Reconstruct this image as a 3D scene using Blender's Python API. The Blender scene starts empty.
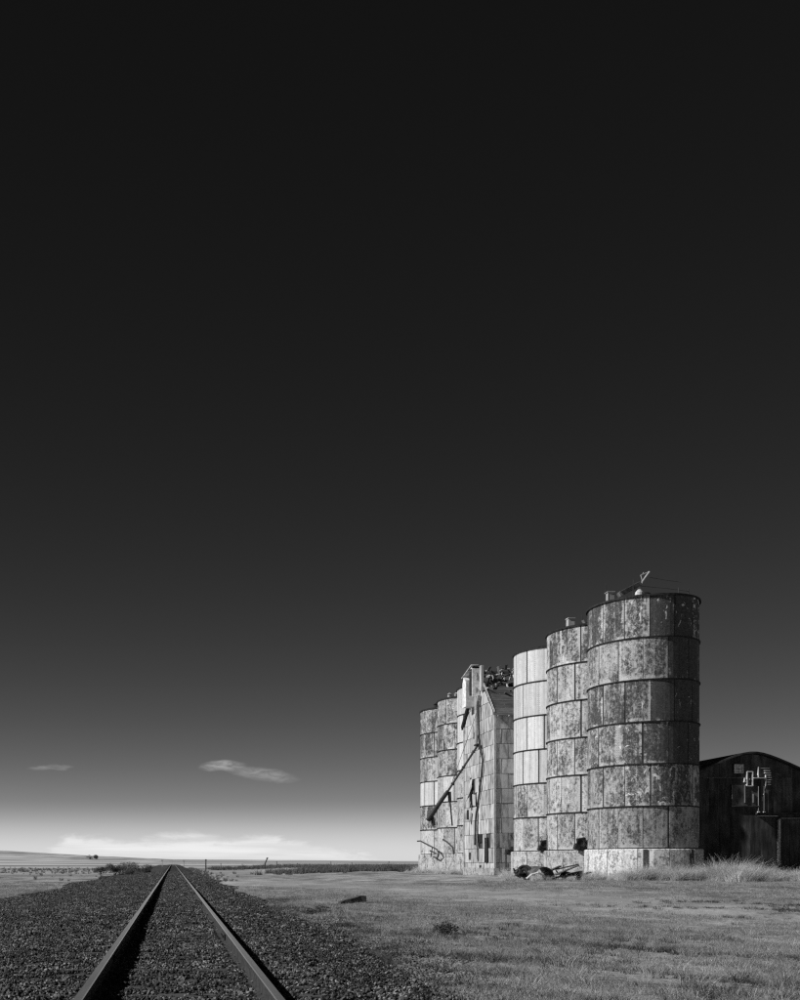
import bpy, math, random
import numpy as np
from mathutils import Vector, Matrix, Euler

random.seed(11)
rng = np.random.default_rng(11)
R = math.radians
scene = bpy.context.scene
col = scene.collection

# ------------------------------------------------------------------ camera
EYE = 1.02                                   # metres above the rail heads
cam_data = bpy.data.cameras.new('camera')
cam_data.sensor_fit = 'HORIZONTAL'
cam_data.sensor_width = 36.0
cam_data.lens = 44.1
cam_data.shift_x = 0.2838                    # shift lens: verticals stay vertical
cam_data.shift_y = 0.4525
cam_data.clip_start = 0.05
cam_data.clip_end = 30000
cam = bpy.data.objects.new('camera', cam_data)
cam.location = (0, 0, EYE)
cam.rotation_euler = (R(90), 0, 0)
col.objects.link(cam)
scene.camera = cam

# ------------------------------------------------------------------ sky and sun
SUN_EL, SUN_AZ = R(36), R(10)                # azimuth measured from -X towards the camera
to_sun = Vector((-math.cos(SUN_EL) * math.cos(SUN_AZ), -math.cos(SUN_EL) * math.sin(SUN_AZ), math.sin(SUN_EL)))
world = bpy.data.worlds.new('World')
scene.world = world
world.use_nodes = True
wt = world.node_tree
wt.nodes.clear()


class NT:
    """small helper to write node trees"""
    def __init__(self, tree):
        self.t = tree

    def n(self, typ, **kw):
        nd = self.t.nodes.new(typ)
        for k, v in kw.items():
            if k.startswith('i_'):
                key = k[2:]
                key = int(key) if key.isdigit() else key.replace('_', ' ')
                self.put(nd, key, v)
            else:
                setattr(nd, k, v)
        return nd

    def put(self, nd, key, v):
        if hasattr(v, 'is_output'):
            self.t.links.new(v, nd.inputs[key])
        else:
            nd.inputs[key].default_value = v

    def math(self, op, a, b=0.0, c=None, clamp=False):
        nd = self.n('ShaderNodeMath', operation=op, use_clamp=clamp)
        self.put(nd, 0, a)
        self.put(nd, 1, b)
        if c is not None:
            self.put(nd, 2, c)
        return nd.outputs[0]

    def rmap(self, v, a, b, c=0.0, d=1.0, smooth=True):
        nd = self.n('ShaderNodeMapRange', interpolation_type='SMOOTHSTEP' if smooth else 'LINEAR')
        for i, x in enumerate((v, a, b, c, d)):
            self.put(nd, i, x)
        return nd.outputs[0]

    def mix(self, f, a, b):
        nd = self.n('ShaderNodeMix', data_type='FLOAT')
        self.put(nd, 0, f)
        self.put(nd, 2, a)
        self.put(nd, 3, b)
        return nd.outputs[0]

    def noise(self, vec, scale, detail=6.0, rough=0.6, dist=0.0):
        nd = self.n('ShaderNodeTexNoise')
        self.put(nd, 'Vector', vec)
        self.put(nd, 'Scale', scale)
        self.put(nd, 'Detail', detail)
        self.put(nd, 'Roughness', rough)
        self.put(nd, 'Distortion', dist)
        return nd.outputs[0]

    def scl(self, vec, s, off=None):
        nd = self.n('ShaderNodeVectorMath', operation='MULTIPLY')
        self.put(nd, 0, vec)
        self.put(nd, 1, s)
        o = nd.outputs[0]
        if off is not None:
            nd = self.n('ShaderNodeVectorMath', operation='ADD')
            self.put(nd, 0, o)
            self.put(nd, 1, off)
            o = nd.outputs[0]
        return o

    def gray(self, v):
        nd = self.n('ShaderNodeCombineColor')
        for i in range(3):
            self.put(nd, i, v)
        return nd.outputs[0]


w = NT(wt)
sky = w.n('ShaderNodeTexSky', sky_type='NISHITA', sun_disc=False)
sky.sun_elevation = SUN_EL
sky.sun_rotation = R(270) - SUN_AZ
sky.altitude = 1400
sky.air_density = 1.0
sky.dust_density = 0.6
sky.ozone_density = 1.0
# black-and-white film behind a deep red filter: only the red light of the sky counts
tc = w.n('ShaderNodeTexCoord')
sx = w.n('ShaderNodeSeparateXYZ')
w.put(sx, 0, tc.outputs['Generated'])
az = w.math('ARCTAN2', sx.outputs[0], sx.outputs[1])
el = w.math('ARCSINE', sx.outputs[2])
# even all round the compass: every bearing takes the sky's value square to the sun
ce = w.math('COSINE', el)
sv = w.n('ShaderNodeCombineXYZ')
w.put(sv, 0, w.math('MULTIPLY', ce, 0.03))
w.put(sv, 1, w.math('MULTIPLY', ce, 0.9995))
w.put(sv, 2, sx.outputs[2])
w.put(sky, 'Vector', sv.outputs[0])
sep = w.n('ShaderNodeSeparateColor')
w.put(sep, 0, sky.outputs[0])
red = w.math('POWER', sep.outputs[0], 1.93)
haze = w.math('MULTIPLY', w.rmap(w.math('ABSOLUTE', el), R(3.7), R(0.6)), 0.23)
ae = w.n('ShaderNodeCombineXYZ')
w.put(ae, 0, az)
w.put(ae, 1, el)
ae = ae.outputs[0]
# a low cloud bank all round the horizon: lumpy top, streaked body
lump = w.noise(w.scl(ae, (17.0, 48.0, 1.0), (1.9, 0.2, 0.0)), 1.0, 6.0, 0.62, 0.3)
long_ = w.noise(w.scl(ae, (2.6, 0.0, 1.0), (5.66, 0.0, 0.0)), 1.0, 1.0, 0.5)
streak = w.noise(w.scl(ae, (6.0, 95.0, 1.0), (2.1, 0.3, 0.0)), 1.0, 5.0, 0.6, 0.3)
top = w.math('ADD', R(0.2), w.math('ADD', w.math('MULTIPLY', w.math('SUBTRACT', lump, 0.5), R(3.0)), w.rmap(long_, 0.40, 0.54, R(-0.3), R(1.45))))
bank = w.rmap(w.math('SUBTRACT', top, el), R(-0.12), R(0.6))
bank = w.math('MULTIPLY', bank, w.rmap(streak, 0.36, 0.62, 0.35, 1.0))
bank = w.math('MULTIPLY', bank, w.rmap(el, R(-0.2), R(0.9), 0.45, 1.0))


def wisp(a0, e0, wa, we, tilt):
    da = w.math('SUBTRACT', az, R(a0))
    curl = w.math('MULTIPLY', w.math('SUBTRACT', w.noise(w.scl(ae, (30.0, 60.0, 1.0)), 1.0, 3.0, 0.6), 0.5), R(0.5))
    de = w.math('ADD', w.math('SUBTRACT', w.math('SUBTRACT', el, R(e0)), w.math('MULTIPLY', da, tilt)), curl)
    q = w.math('ADD', w.math('POWER', w.math('DIVIDE', da, R(wa)), 2.0), w.math('POWER', w.math('DIVIDE', de, R(we)), 2.0))
    m = w.rmap(q, 1.0, 0.0)
    tex = w.noise(w.scl(ae, (45.0, 190.0, 1.0)), 1.0, 7.0, 0.68, 0.6)
    return w.math('MULTIPLY', m, w.rmap(tex, 0.28, 0.70, 0.15, 1.0))


cloud = w.math('MULTIPLY', bank, 0.21)
for a0, e0, wa, we, tilt, amp in ((2.9, 5.60, 1.55, 0.34, 0.02, 0.26), (5.2, 5.10, 2.4, 0.42, -0.14, 0.15), (-7.1, 5.42, 1.5, 0.20, 0.05, 0.13),
                                  (24.0, 4.9, 4.5, 0.4, -0.03, 0.02), (-32.0, 6.2, 4.0, 0.5, 0.05, 0.12), (118.0, 7.5, 6.0, 0.8, -0.06, 0.15), (-140.0, 6.0, 5.0, 0.6, 0.08, 0.15)):
    cloud = w.math('ADD', cloud, w.math('MULTIPLY', wisp(a0, e0, wa, we, tilt), amp))
SKY_STRENGTH = 0.0116
lum = w.math('ADD', w.math('ADD', w.math('MULTIPLY', red, SKY_STRENGTH), haze), cloud)
bg = w.n('ShaderNodeBackground')
w.put(bg, 'Color', w.gray(lum))
w.put(bg, 'Strength', 1.0)
wo = w.n('ShaderNodeOutputWorld')
wt.links.new(bg.outputs[0], wo.inputs[0])

sun_data = bpy.data.lights.new('sun', 'SUN')
sun_data.energy = 4.8
sun_data.angle = R(0.5)
sun_data.color = (1.0, 1.0, 1.0)
sun = bpy.data.objects.new('sun', sun_data)
sun.rotation_euler = (-to_sun).to_track_quat('-Z', 'Y').to_euler()
sun.location = to_sun * 200
col.objects.link(sun)

scene.view_settings.view_transform = 'Standard'
scene.view_settings.look = 'None'
scene.view_settings.exposure = 0.0
scene.view_settings.gamma = 1.0
scene.view_settings.use_curve_mapping = False
scene.render.engine = 'CYCLES'
scene.cycles.use_denoising = False
scene.cycles.max_bounces = 5
scene.cycles.pixel_filter_type = 'BLACKMAN_HARRIS'
scene.cycles.filter_width = 1.25


# ------------------------------------------------------------------ materials
def new_mat(name):
    m = bpy.data.materials.new(name)
    m.use_nodes = True
    t = m.node_tree
    bsdf = t.nodes['Principled BSDF']
    return m, NT(t), bsdf


def finish(k, bsdf, val, rough=0.85, metal=0.0, bump=None, bump_dist=0.01, bump_str=0.6, spec=0.3):
    k.put(bsdf, 'Base Color', k.gray(val))
    k.put(bsdf, 'Roughness', rough)
    k.put(bsdf, 'Metallic', metal)
    k.put(bsdf, 'Specular IOR Level', spec)
    if bump is not None:
        b = k.n('ShaderNodeBump')
        k.put(b, 'Height', bump)
        k.put(b, 'Distance', bump_dist)
        k.put(b, 'Strength', bump_str)
        k.put(bsdf, 'Normal', b.outputs[0])


def obj_vec(k, spread=40.0):
    """object coordinates shifted at random for every object"""
    tcn = k.n('ShaderNodeTexCoord')
    oi = k.n('ShaderNodeObjectInfo')
    off = k.n('ShaderNodeCombineXYZ')
    r = k.math('MULTIPLY', oi.outputs['Random'], spread)
    k.put(off, 0, r)
    k.put(off, 1, k.math('MULTIPLY', r, 1.7))
    k.put(off, 2, k.math('MULTIPLY', r, 0.6))
    a = k.n('ShaderNodeVectorMath', operation='ADD')
    k.put(a, 0, tcn.outputs['Object'])
    k.put(a, 1, off.outputs[0])
    return a.outputs[0], tcn, oi


def simple_mat(name, dark, light, scale=3.0, stretch=(1, 1, 1), lo=0.35, hi=0.65, rough=0.85, metal=0.0, bump=0.4, bdist=0.01, vary=0.15, spec=0.3):
    m, k, b = new_mat(name)
    v, tcn, oi = obj_vec(k)
    v2 = k.scl(v, stretch)
    n = k.noise(v2, scale, 8.0, 0.65)
    val = k.rmap(n, lo, hi, dark, light)
    f = k.math('ADD', 1.0 - vary, k.math('MULTIPLY', oi.outputs['Random'], 2 * vary))
    finish(k, b, k.math('MULTIPLY', val, f), rough, metal, n, bdist, bump, spec)
    return m


def panel_mat():
    """galvanised stave: object colour R = sheet tone, G = rust amount, B = bright flakes"""
    m, k, b = new_mat('galvanised_stave')
    v, tcn, oi = obj_vec(k, 90.0)
    sc = k.n('ShaderNodeSeparateColor')
    k.put(sc, 0, oi.outputs['Color'])
    tone, rust, flake = sc.outputs[0], sc.outputs[1], sc.outputs[2]
    big = k.noise(k.scl(v, (1, 1, 0.6)), 1.1, 6.0, 0.68, 0.3)
    mid = k.noise(k.scl(v, (1, 1, 0.75)), 4.4, 9.0, 0.8, 0.5)
    fine = k.noise(v, 15.0, 6.0, 0.75)
    streak = k.noise(k.scl(v, (5.0, 5.0, 0.22)), 1.0, 6.0, 0.6)
    grain = k.noise(k.scl(v, (1, 1, 0.8)), 6.0, 10.0, 0.9, 0.2)
    s = k.math('ADD', k.math('MULTIPLY', big, 0.20), k.math('MULTIPLY', mid, 0.27))
    s = k.math('ADD', s, k.math('MULTIPLY', streak, 0.14))
    s = k.math('ADD', s, k.math('MULTIPLY', grain, 0.40))
    uvn = k.n('ShaderNodeSeparateXYZ')
    k.put(uvn, 0, tcn.outputs['UV'])
    edge = k.rmap(k.math('ABSOLUTE', k.math('SUBTRACT', uvn.outputs[0], 0.5)), 0.36, 0.47)
    vedge = k.rmap(uvn.outputs[1], 0.12, 0.03)
    s = k.math('SUBTRACT', s, k.math('MULTIPLY', k.math('MAXIMUM', edge, vedge), k.rmap(big, 0.35, 0.62, 0.10, 0.0)))
    thr = k.math('SUBTRACT', 0.67, k.math('MULTIPLY', rust, 0.33))
    f = k.rmap(k.math('SUBTRACT', s, thr), -0.05, 0.05)
    f = k.math('MULTIPLY', f, k.rmap(fine, 0.25, 0.5, 0.7, 1.0))
    clean = k.math('MULTIPLY', tone, k.rmap(streak, 0.3, 0.7, 0.78, 1.12))
    clean = k.math('MULTIPLY', clean, k.rmap(mid, 0.3, 0.72, 1.1, 0.8))
    rusty = k.rmap(grain, 0.35, 0.66, 0.085, 0.022)
    val = k.mix(f, clean, rusty)
    # paint flakes
    fl = k.noise(k.scl(v, (1, 1, 0.8)), 2.3, 7.0, 0.72, 1.0)
    ft = k.math('SUBTRACT', 0.80, k.math('MULTIPLY', flake, 0.36))
    ff = k.rmap(k.math('SUBTRACT', fl, ft), 0.0, 0.03)
    val = k.mix(ff, val, 0.62)
    # pin holes and specks
    val = k.math('MULTIPLY', val, k.rmap(k.noise(v, 9.0, 4.0, 0.7), 0.64, 0.70, 1.0, 0.45))
    # bolt rows
    uv = k.n('ShaderNodeSeparateXYZ')
    k.put(uv, 0, tcn.outputs['UV'])
    u, vv = uv.outputs[0], uv.outputs[1]
    line = k.math('LESS_THAN', k.math('ABSOLUTE', k.math('SUBTRACT', u, 0.5)), 0.016)
    line2 = k.math('LESS_THAN', k.math('ABSOLUTE', k.math('SUBTRACT', k.math('ABSOLUTE', k.math('SUBTRACT', u, 0.5)), 0.455)), 0.011)
    dots = k.math('LESS_THAN', k.math('FRACT', k.math('MULTIPLY', vv, 17.0)), 0.38)
    bolt = k.math('MULTIPLY', k.math('MAXIMUM', line, line2), dots)
    val = k.math('MULTIPLY', val, k.math('SUBTRACT', 1.0, k.math('MULTIPLY', bolt, 0.6)))
    h = k.math('ADD', k.math('MULTIPLY', k.math('ADD', mid, big), 0.5), k.math('MULTIPLY', bolt, 0.8))
    finish(k, b, val, k.mix(f, 0.55, 0.9), 0.0, h, 0.012, 0.55, 0.35)
    return m


def concrete_mat():
    m, k, b = new_mat('peeling_whitewashed_concrete')
    v, tcn, oi = obj_vec(k)
    a = k.noise(k.scl(v, (1, 1, 0.7)), 2.4, 9.0, 0.78, 0.4)
    c = k.noise(v, 9.0, 8.0, 0.8)
    s = k.math('ADD', k.math('MULTIPLY', a, 0.6), k.math('MULTIPLY', c, 0.4))
    val = k.rmap(s, 0.46, 0.60, 0.74, 0.13)
    val = k.math('MULTIPLY', val, k.rmap(c, 0.3, 0.7, 1.12, 0.75))
    cs = k.n('ShaderNodeSeparateColor')
    k.put(cs, 0, oi.outputs['Color'])
    val = k.math('MULTIPLY', val, cs.outputs[0])
    finish(k, b, val, 0.92, 0.0, s, 0.03, 0.6)
    return m


def ground_mat():
    m, k, b = new_mat('dry_prairie_soil')
    tcn = k.n('ShaderNodeTexCoord')
    p = tcn.outputs['Object']
    s = k.n('ShaderNodeSeparateXYZ')
    k.put(s, 0, p)
    x, y = s.outputs[0], s.outputs[1]
    far = k.rmap(y, 60.0, 260.0)
    n_big = k.noise(k.scl(p, (0.05, 0.03, 1)), 1.0, 4.0, 0.55, 0.5)
    n_mid = k.noise(k.scl(p, (0.5, 0.32, 1)), 1.0, 7.0, 0.68, 0.4)
    n_fine = k.noise(p, 5.0, 9.0, 0.8)
    n_grit = k.noise(p, 34.0, 4.0, 0.8)
    near = k.math('ADD', k.math('MULTIPLY', n_mid, 0.55), k.math('MULTIPLY', n_fine, 0.45))
    val = k.rmap(near, 0.36, 0.64, 0.06, 0.42)
    val = k.math('MULTIPLY', val, k.rmap(n_grit, 0.32, 0.68, 0.35, 1.65))
    val = k.math('MULTIPLY', val, k.rmap(n_big, 0.35, 0.65, 0.8, 1.15))
    # worn dirt lane that swings past the silos
    lx = k.math('SUBTRACT', x, k.math('ADD', 8.4, k.math('MULTIPLY', k.math('SUBTRACT', 65.0, y), 0.225)))
    lane = k.math('ADD', k.math('ABSOLUTE', lx), k.math('MULTIPLY', k.math('SUBTRACT', near, 0.5), 13.0))
    lane = k.math('MULTIPLY', k.rmap(lane, 6.5, 0.0), k.rmap(y, 20.0, 32.0))
    val = k.mix(k.math('MULTIPLY', lane, 0.8), val, k.math('MULTIPLY', k.rmap(near, 0.35, 0.65, 0.22, 0.42), k.rmap(n_grit, 0.3, 0.7, 0.75, 1.2)))
    # far fields: stubble and fallow strips
    st = k.noise(k.scl(p, (0.0022, 0.0075, 1), (3.0, 1.0, 0.0)), 1.0, 3.0, 0.5, 0.6)
    st2 = k.noise(k.scl(p, (0.03, 0.10, 1)), 1.0, 6.0, 0.7, 0.3)
    fv = k.math('ADD', k.rmap(st, 0.40, 0.60, 0.20, 0.50), k.math('MULTIPLY', k.math('SUBTRACT', st2, 0.5), 0.16))
    val = k.mix(far, val, k.math('MAXIMUM', fv, 0.05))
    finish(k, b, val, 0.95, 0.0, near, 0.06, 0.7, 0.1)
    return m


def ballast_mat():
    m, k, b = new_mat('dark_ballast_grit')
    tcn = k.n('ShaderNodeTexCoord')
    p = tcn.outputs['Object']
    vor = k.n('ShaderNodeTexVoronoi')
    k.put(vor, 'Vector', p)
    k.put(vor, 'Scale', 19.0)
    cell = k.n('ShaderNodeSeparateColor')
    k.put(cell, 0, vor.outputs['Color'])
    n = k.noise(p, 1.1, 5.0, 0.6)
    val = k.math('MULTIPLY', k.rmap(cell.outputs[0], 0.0, 1.0, 0.022, 0.085, False), k.rmap(n, 0.3, 0.7, 0.8, 1.2))
    h = k.math('SUBTRACT', 1.0, vor.outputs['Distance'])
    finish(k, b, val, 0.9, 0.0, h, 0.04, 1.0, 0.2)
    return m


def stuff_mat(name, lo, hi, rough=0.9, spec=0.2, trans=0.0, power=1.0):
    """tone drawn at random for every instance, with broad patches on top"""
    m, k, b = new_mat(name)
    oi = k.n('ShaderNodeObjectInfo')
    at = k.n('ShaderNodeAttribute', attribute_type='GEOMETRY', attribute_name='tone')
    r = k.math('POWER', k.mix(0.75, oi.outputs['Random'], at.outputs['Fac']), power)
    geo = k.n('ShaderNodeNewGeometry')
    pn = k.noise(geo.outputs['Position'], 0.55, 4.0, 0.6)
    val = k.math('MULTIPLY', k.rmap(r, 0.0, 1.0, lo, hi, False), k.rmap(pn, 0.3, 0.7, 0.75, 1.2))
    fn = k.noise(geo.outputs['Position'], 45.0, 3.0, 0.6)
    val = k.math('MULTIPLY', val, k.rmap(fn, 0.3, 0.7, 0.8, 1.2))
    finish(k, b, val, rough, 0.0, None, spec=spec)
    if trans:
        t = k.t
        tr = k.n('ShaderNodeBsdfTranslucent')
        k.put(tr, 'Color', k.gray(val))
        mx = k.n('ShaderNodeMixShader')
        k.put(mx, 0, trans)
        t.links.new(b.outputs[0], mx.inputs[1])
        t.links.new(tr.outputs[0], mx.inputs[2])
        t.links.new(mx.outputs[0], t.nodes['Material Output'].inputs[0])
    return m


def siding_mat():
    m, k, b = new_mat('blackened_siding')
    v, tcn, oi = obj_vec(k)
    n = k.noise(k.scl(v, (3.0, 3.0, 0.35)), 1.6, 8.0, 0.68)
    n2 = k.noise(v, 0.7, 5.0, 0.6)
    val = k.math('MULTIPLY', k.rmap(n, 0.32, 0.7, 0.03, 0.095), k.rmap(n2, 0.35, 0.68, 0.75, 1.6))
    val = k.math('MULTIPLY', val, k.math('ADD', 0.7, k.math('MULTIPLY', oi.outputs['Random'], 0.6)))
    finish(k, b, val, 0.8, 0.0, n, 0.01, 0.5, 0.25)
    return m


M = {}
M['stave'] = panel_mat()
M['core'] = simple_mat('rust_core', 0.02, 0.05, 2.0)
M['hoop'] = simple_mat('rusted_hoop', 0.008, 0.03, 6.0, bump=0.3)
M['concrete'] = concrete_mat()
M['roofm'] = simple_mat('tank_roof_metal', 0.10, 0.25, 2.0)
M['ground'] = ground_mat()
M['ballast'] = ballast_mat()
M['stone'] = stuff_mat('crushed_ballast_stone', 0.020, 0.32, 0.8, 0.3, 0.0, 3.4)
M['grass'] = stuff_mat('dry_short_grass', 0.12, 0.72, 0.9, 0.15, 0.25, 1.6)
M['tall'] = stuff_mat('bleached_tall_grass', 0.38, 0.80, 0.9, 0.15, 0.3)
M['far_weed'] = stuff_mat('faded_weed', 0.08, 0.22, 0.9, 0.15, 0.2)
M['weed'] = stuff_mat('dark_weed', 0.04, 0.13, 0.9, 0.15, 0.2)
M['leaf'] = stuff_mat('shrub_leaf', 0.10, 0.28, 0.9, 0.15, 0.2)
M['rail'] = simple_mat('worn_rail_steel', 0.48, 0.66, 14.0, (1, 0.06, 1), rough=0.16, metal=0.9, bump=0.03, bdist=0.001, vary=0.02, spec=0.5)
M['railside'] = simple_mat('rusty_rail_side', 0.022, 0.05, 9.0, rough=0.85, bump=0.3, bdist=0.003, vary=0.05)
M['tie'] = simple_mat('old_creosoted_wood', 0.03, 0.09, 5.0, (0.25, 3, 3), bump=0.6, bdist=0.01)
M['sheet'] = simple_mat('pressed_metal_cladding', 0.14, 0.46, 2.2, (1.2, 1.2, 0.35), 0.30, 0.58, 0.75, 0.0, 0.6, 0.02, 0.20)
M['wallcore'] = simple_mat('bare_board_wall', 0.03, 0.10, 3.0, (1, 1, 0.2))
M['darkboard'] = simple_mat('weathered_dark_board', 0.045, 0.10, 3.0, (0.3, 2, 2), vary=0.3)
M['rafter'] = simple_mat('bleached_timber', 0.22, 0.5, 3.0, (0.4, 2, 2), vary=0.3)
M['black'] = simple_mat('black_iron', 0.008, 0.024, 5.0, rough=0.6)
M['pipe'] = simple_mat('galvanised_pipe', 0.30, 0.48, 3.0, rough=0.6)
M['darkpipe'] = simple_mat('rusted_pipe', 0.025, 0.06, 4.0)
M['white'] = simple_mat('white_paint', 0.5, 0.78, 4.0, rough=0.7)
M['siding'] = siding_mat()
M['siding_pale'] = simple_mat('faded_boarding', 0.12, 0.22, 2.0, (2, 2, 0.4))
M['boarding'] = simple_mat('grey_boarding', 0.05, 0.12, 2.0, (2, 2, 0.4))
M['barnroof'] = simple_mat('tarred_barn_roof', 0.03, 0.07, 3.0)
M['glass'] = simple_mat('dusty_pane', 0.45, 0.65, 3.0, rough=0.35, spec=0.5)
M['bark'] = simple_mat('bark', 0.05, 0.11, 8.0)
M['postwood'] = simple_mat('grey_post_wood', 0.05, 0.12, 5.0)
M['rubber'] = simple_mat('old_rubber', 0.012, 0.03, 6.0)
M['scrap'] = simple_mat('rusty_sheet_scrap', 0.06, 0.14, 3.0)


# ------------------------------------------------------------------ mesh helpers
class MB:
    def __init__(self):
        self.v, self.f, self.uv = [], [], None

    def add(self, vs, fs):
        o = len(self.v)
        self.v += [tuple(a) for a in vs]
        self.f += [tuple(i + o for i in f) for f in fs]
        return self

    def box(self, c, s, rot=None):
        hx, hy, hz = s[0] / 2, s[1] / 2, s[2] / 2
        vs = [Vector((x, y, z)) for x in (-hx, hx) for y in (-hy, hy) for z in (-hz, hz)]
        if rot:
            e = Euler(rot).to_matrix()
            vs = [e @ q for q in vs]
        c = Vector(c)
        return self.add([q + c for q in vs], [(0, 1, 3, 2), (4, 6, 7, 5), (0, 4, 5, 1), (2, 3, 7, 6), (0, 2, 6, 4), (1, 5, 7, 3)])

    def beam(self, a, b, wd, ht, up=(0, 0, 1)):
        a, b = Vector(a), Vector(b)
        d = (b - a).normalized()
        u = Vector(up)
        if abs(d.dot(u)) > 0.98:
            u = Vector((0, 1, 0))
        s = d.cross(u).normalized() * (wd / 2)
        u = s.cross(d).normalized() * (ht / 2)
        vs = [p + i * s + j * u for p in (a, b) for i in (-1, 1) for j in (-1, 1)]
        return self.add(vs, [(0, 1, 3, 2), (4, 6, 7, 5), (0, 4, 5, 1), (2, 3, 7, 6), (0, 2, 6, 4), (1, 5, 7, 3)])

    def tube(self, pts, rad, n=8, cap=True):
        pts = [Vector(p) for p in pts]
        rs = rad if isinstance(rad, (list, tuple)) else [rad] * len(pts)
        vs, fs = [], []
        for i, p in enumerate(pts):
            d = (pts[min(i + 1, len(pts) - 1)] - pts[max(i - 1, 0)]).normalized()
            u = Vector((0, 0, 1)) if abs(d.z) < 0.9 else Vector((1, 0, 0))
            a = d.cross(u).normalized()
            c = a.cross(d).normalized()
            for j in range(n):
                t = 2 * math.pi * j / n
                vs.append(p + rs[i] * (math.cos(t) * a + math.sin(t) * c))
        for i in range(len(pts) - 1):
            for j in range(n):
                fs.append((i * n + j, i * n + (j + 1) % n, (i + 1) * n + (j + 1) % n, (i + 1) * n + j))
        if cap:
            fs.append(tuple(range(n - 1, -1, -1)))
            fs.append(tuple(range((len(pts) - 1) * n, len(pts) * n)))
        return self.add(vs, fs)

    def lathe(self, prof, n=48, c=(0, 0, 0), jag=None):
        vs, fs = [], []
        for (r, z) in prof:
            for j in range(n):
                t = 2 * math.pi * j / n
                vs.append((c[0] + r * math.cos(t), c[1] + r * math.sin(t), c[2] + z))
        for i in range(len(prof) - 1):
            for j in range(n):
                fs.append((i * n + j, i * n + (j + 1) % n, (i + 1) * n + (j + 1) % n, (i + 1) * n + j))
        return self.add(vs, fs)

    def prism(self, poly, y0, y1):
        """polygon in x,z extruded along y"""
        n = len(poly)
        vs = [(x, y0, z) for x, z in poly] + [(x, y1, z) for x, z in poly]
        fs = [tuple(range(n)), tuple(range(2 * n - 1, n - 1, -1))]
        fs += [(i, i + n, (i + 1) % n + n, (i + 1) % n) for i in range(n)]
        return self.add(vs, fs)

    def mesh(self, name, mat, smooth=False):
        me = bpy.data.meshes.new(name)
        me.from_pydata(self.v, [], self.f)
        if self.uv is not None:
            l = me.uv_layers.new(name='UVMap')
            for lp in me.loops:
                l.data[lp.index].uv = self.uv[lp.vertex_index]
        me.materials.append(mat)
        if smooth:
            me.shade_smooth()
        me.update()
        return me

    def build(self, name, mat, parent=None, smooth=False):
        return link(name, self.mesh(name, mat, smooth), parent)


def link(name, me, parent=None, loc=None, rotz=0.0):
    o = bpy.data.objects.new(name, me)
    col.objects.link(o)
    if parent is not None:
        o.parent = parent
    if loc is not None:
        o.location = loc
    if rotz:
        o.rotation_euler = (0, 0, rotz)
    return o


def tag(o, label=None, cat=None, group=None, kind=None):
    if label: o['label'] = label
    if cat: o['category'] = cat
    if group: o['group'] = group
    if kind: o['kind'] = kind
    return o


def thing(name, loc, label, cat, group=None, rotz=0.0):
    o = bpy.data.objects.new(name, None)
    o.empty_display_size = 0.3
    col.objects.link(o)
    o.location = loc
    o.rotation_euler = (0, 0, rotz)
    return tag(o, label, cat, group)


def sstep(a, b, x):
    t = np.clip((np.asarray(x, float) - a) / (b - a), 0, 1)
    return t * t * (3 - 2 * t)


# ------------------------------------------------------------------ terrain
TX = 0.045                                   # track centre line
RIDGE_K = [-3.0, -0.6, -0.1765, -0.083, 0.0, 0.16, 0.23, 3.0]
RIDGE_P = [22.0, 17.0, 11.6, 6.2, 2.6, 1.6, 0.9, 0.9]


def wave(x, y):
    return (np.sin(x * 0.31 + 1.1) * np.cos(y * 0.23 + 0.4) + 0.6 * np.sin(x * 0.83 + y * 0.41) + 0.5 * np.cos(x * 0.17 - y * 0.57 + 2.0)
            + 0.35 * np.sin(x * 1.9 + 0.7) * np.sin(y * 1.3)) / 2.4


def ground_z(x, y):
    x, y = np.asarray(x, float), np.asarray(y, float)
    b = -0.47 + 0.055 * wave(x, y)
    b = b + sstep(9, 23, x) * sstep(18, 52, y) * 0.42 * (1 - sstep(150, 400, y))
    yy = np.maximum(y, 1.0)
    k = x / yy
    rp = np.interp(k, RIDGE_K, RIDGE_P)
    S = sstep(140, 2600, y)
    roll = 0.5 + 0.5 * np.sin(x * 0.004 + y * 0.0031) * np.cos(y * 0.0047 - x * 0.0021)
    b = b + S * (1.02 + 0.47 + rp * np.minimum(yy, 2600) / 980.0) - S * (1 - sstep(2000, 2600, y)) * roll * 4.0
    dx = x - TX
    right = np.interp(dx, [1.4, 3.3], [-0.225, -0.56])
    left = np.interp(-dx, [1.5, 4.8, 7.0], [-0.225, -0.50, -0.56])
    prof = np.where(dx > 0, right, left)
    prof = np.where(np.abs(dx) < 1.4, -0.225, prof)
    e = np.where(dx > 0, sstep(4.4, 2.6, dx), sstep(8.0, 5.5, -dx)) * (1 - sstep(420, 700, y))
    return b * (1 - e) + np.maximum(prof, -0.6) * e + 0.012 * wave(x * 3.1, y * 2.7) * e


def grid_sheet(name, xs, ys, mat, dz=0.0):
    X, Y = np.meshgrid(xs, ys)
    Z = ground_z(X, Y) + dz
    v = np.stack([X.ravel(), Y.ravel(), Z.ravel()], 1)
    nx, ny = len(xs), len(ys)
    i = (np.arange(ny - 1)[:, None] * nx + np.arange(nx - 1)[None, :]).ravel()
    f = np.stack([i, i + 1, i + nx + 1, i + nx], 1)
    me = bpy.data.meshes.new(name)
    me.vertices.add(len(v))
    me.vertices.foreach_set('co', v.ravel())
    me.loops.add(f.size)
    me.loops.foreach_set('vertex_index', f.ravel())
    me.polygons.add(len(f))
    me.polygons.foreach_set('loop_start', np.arange(0, f.size, 4))
    me.update(calc_edges=True)
    me.validate()
    me.materials.append(mat)
    me.shade_smooth()
    return link(name, me)


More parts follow.
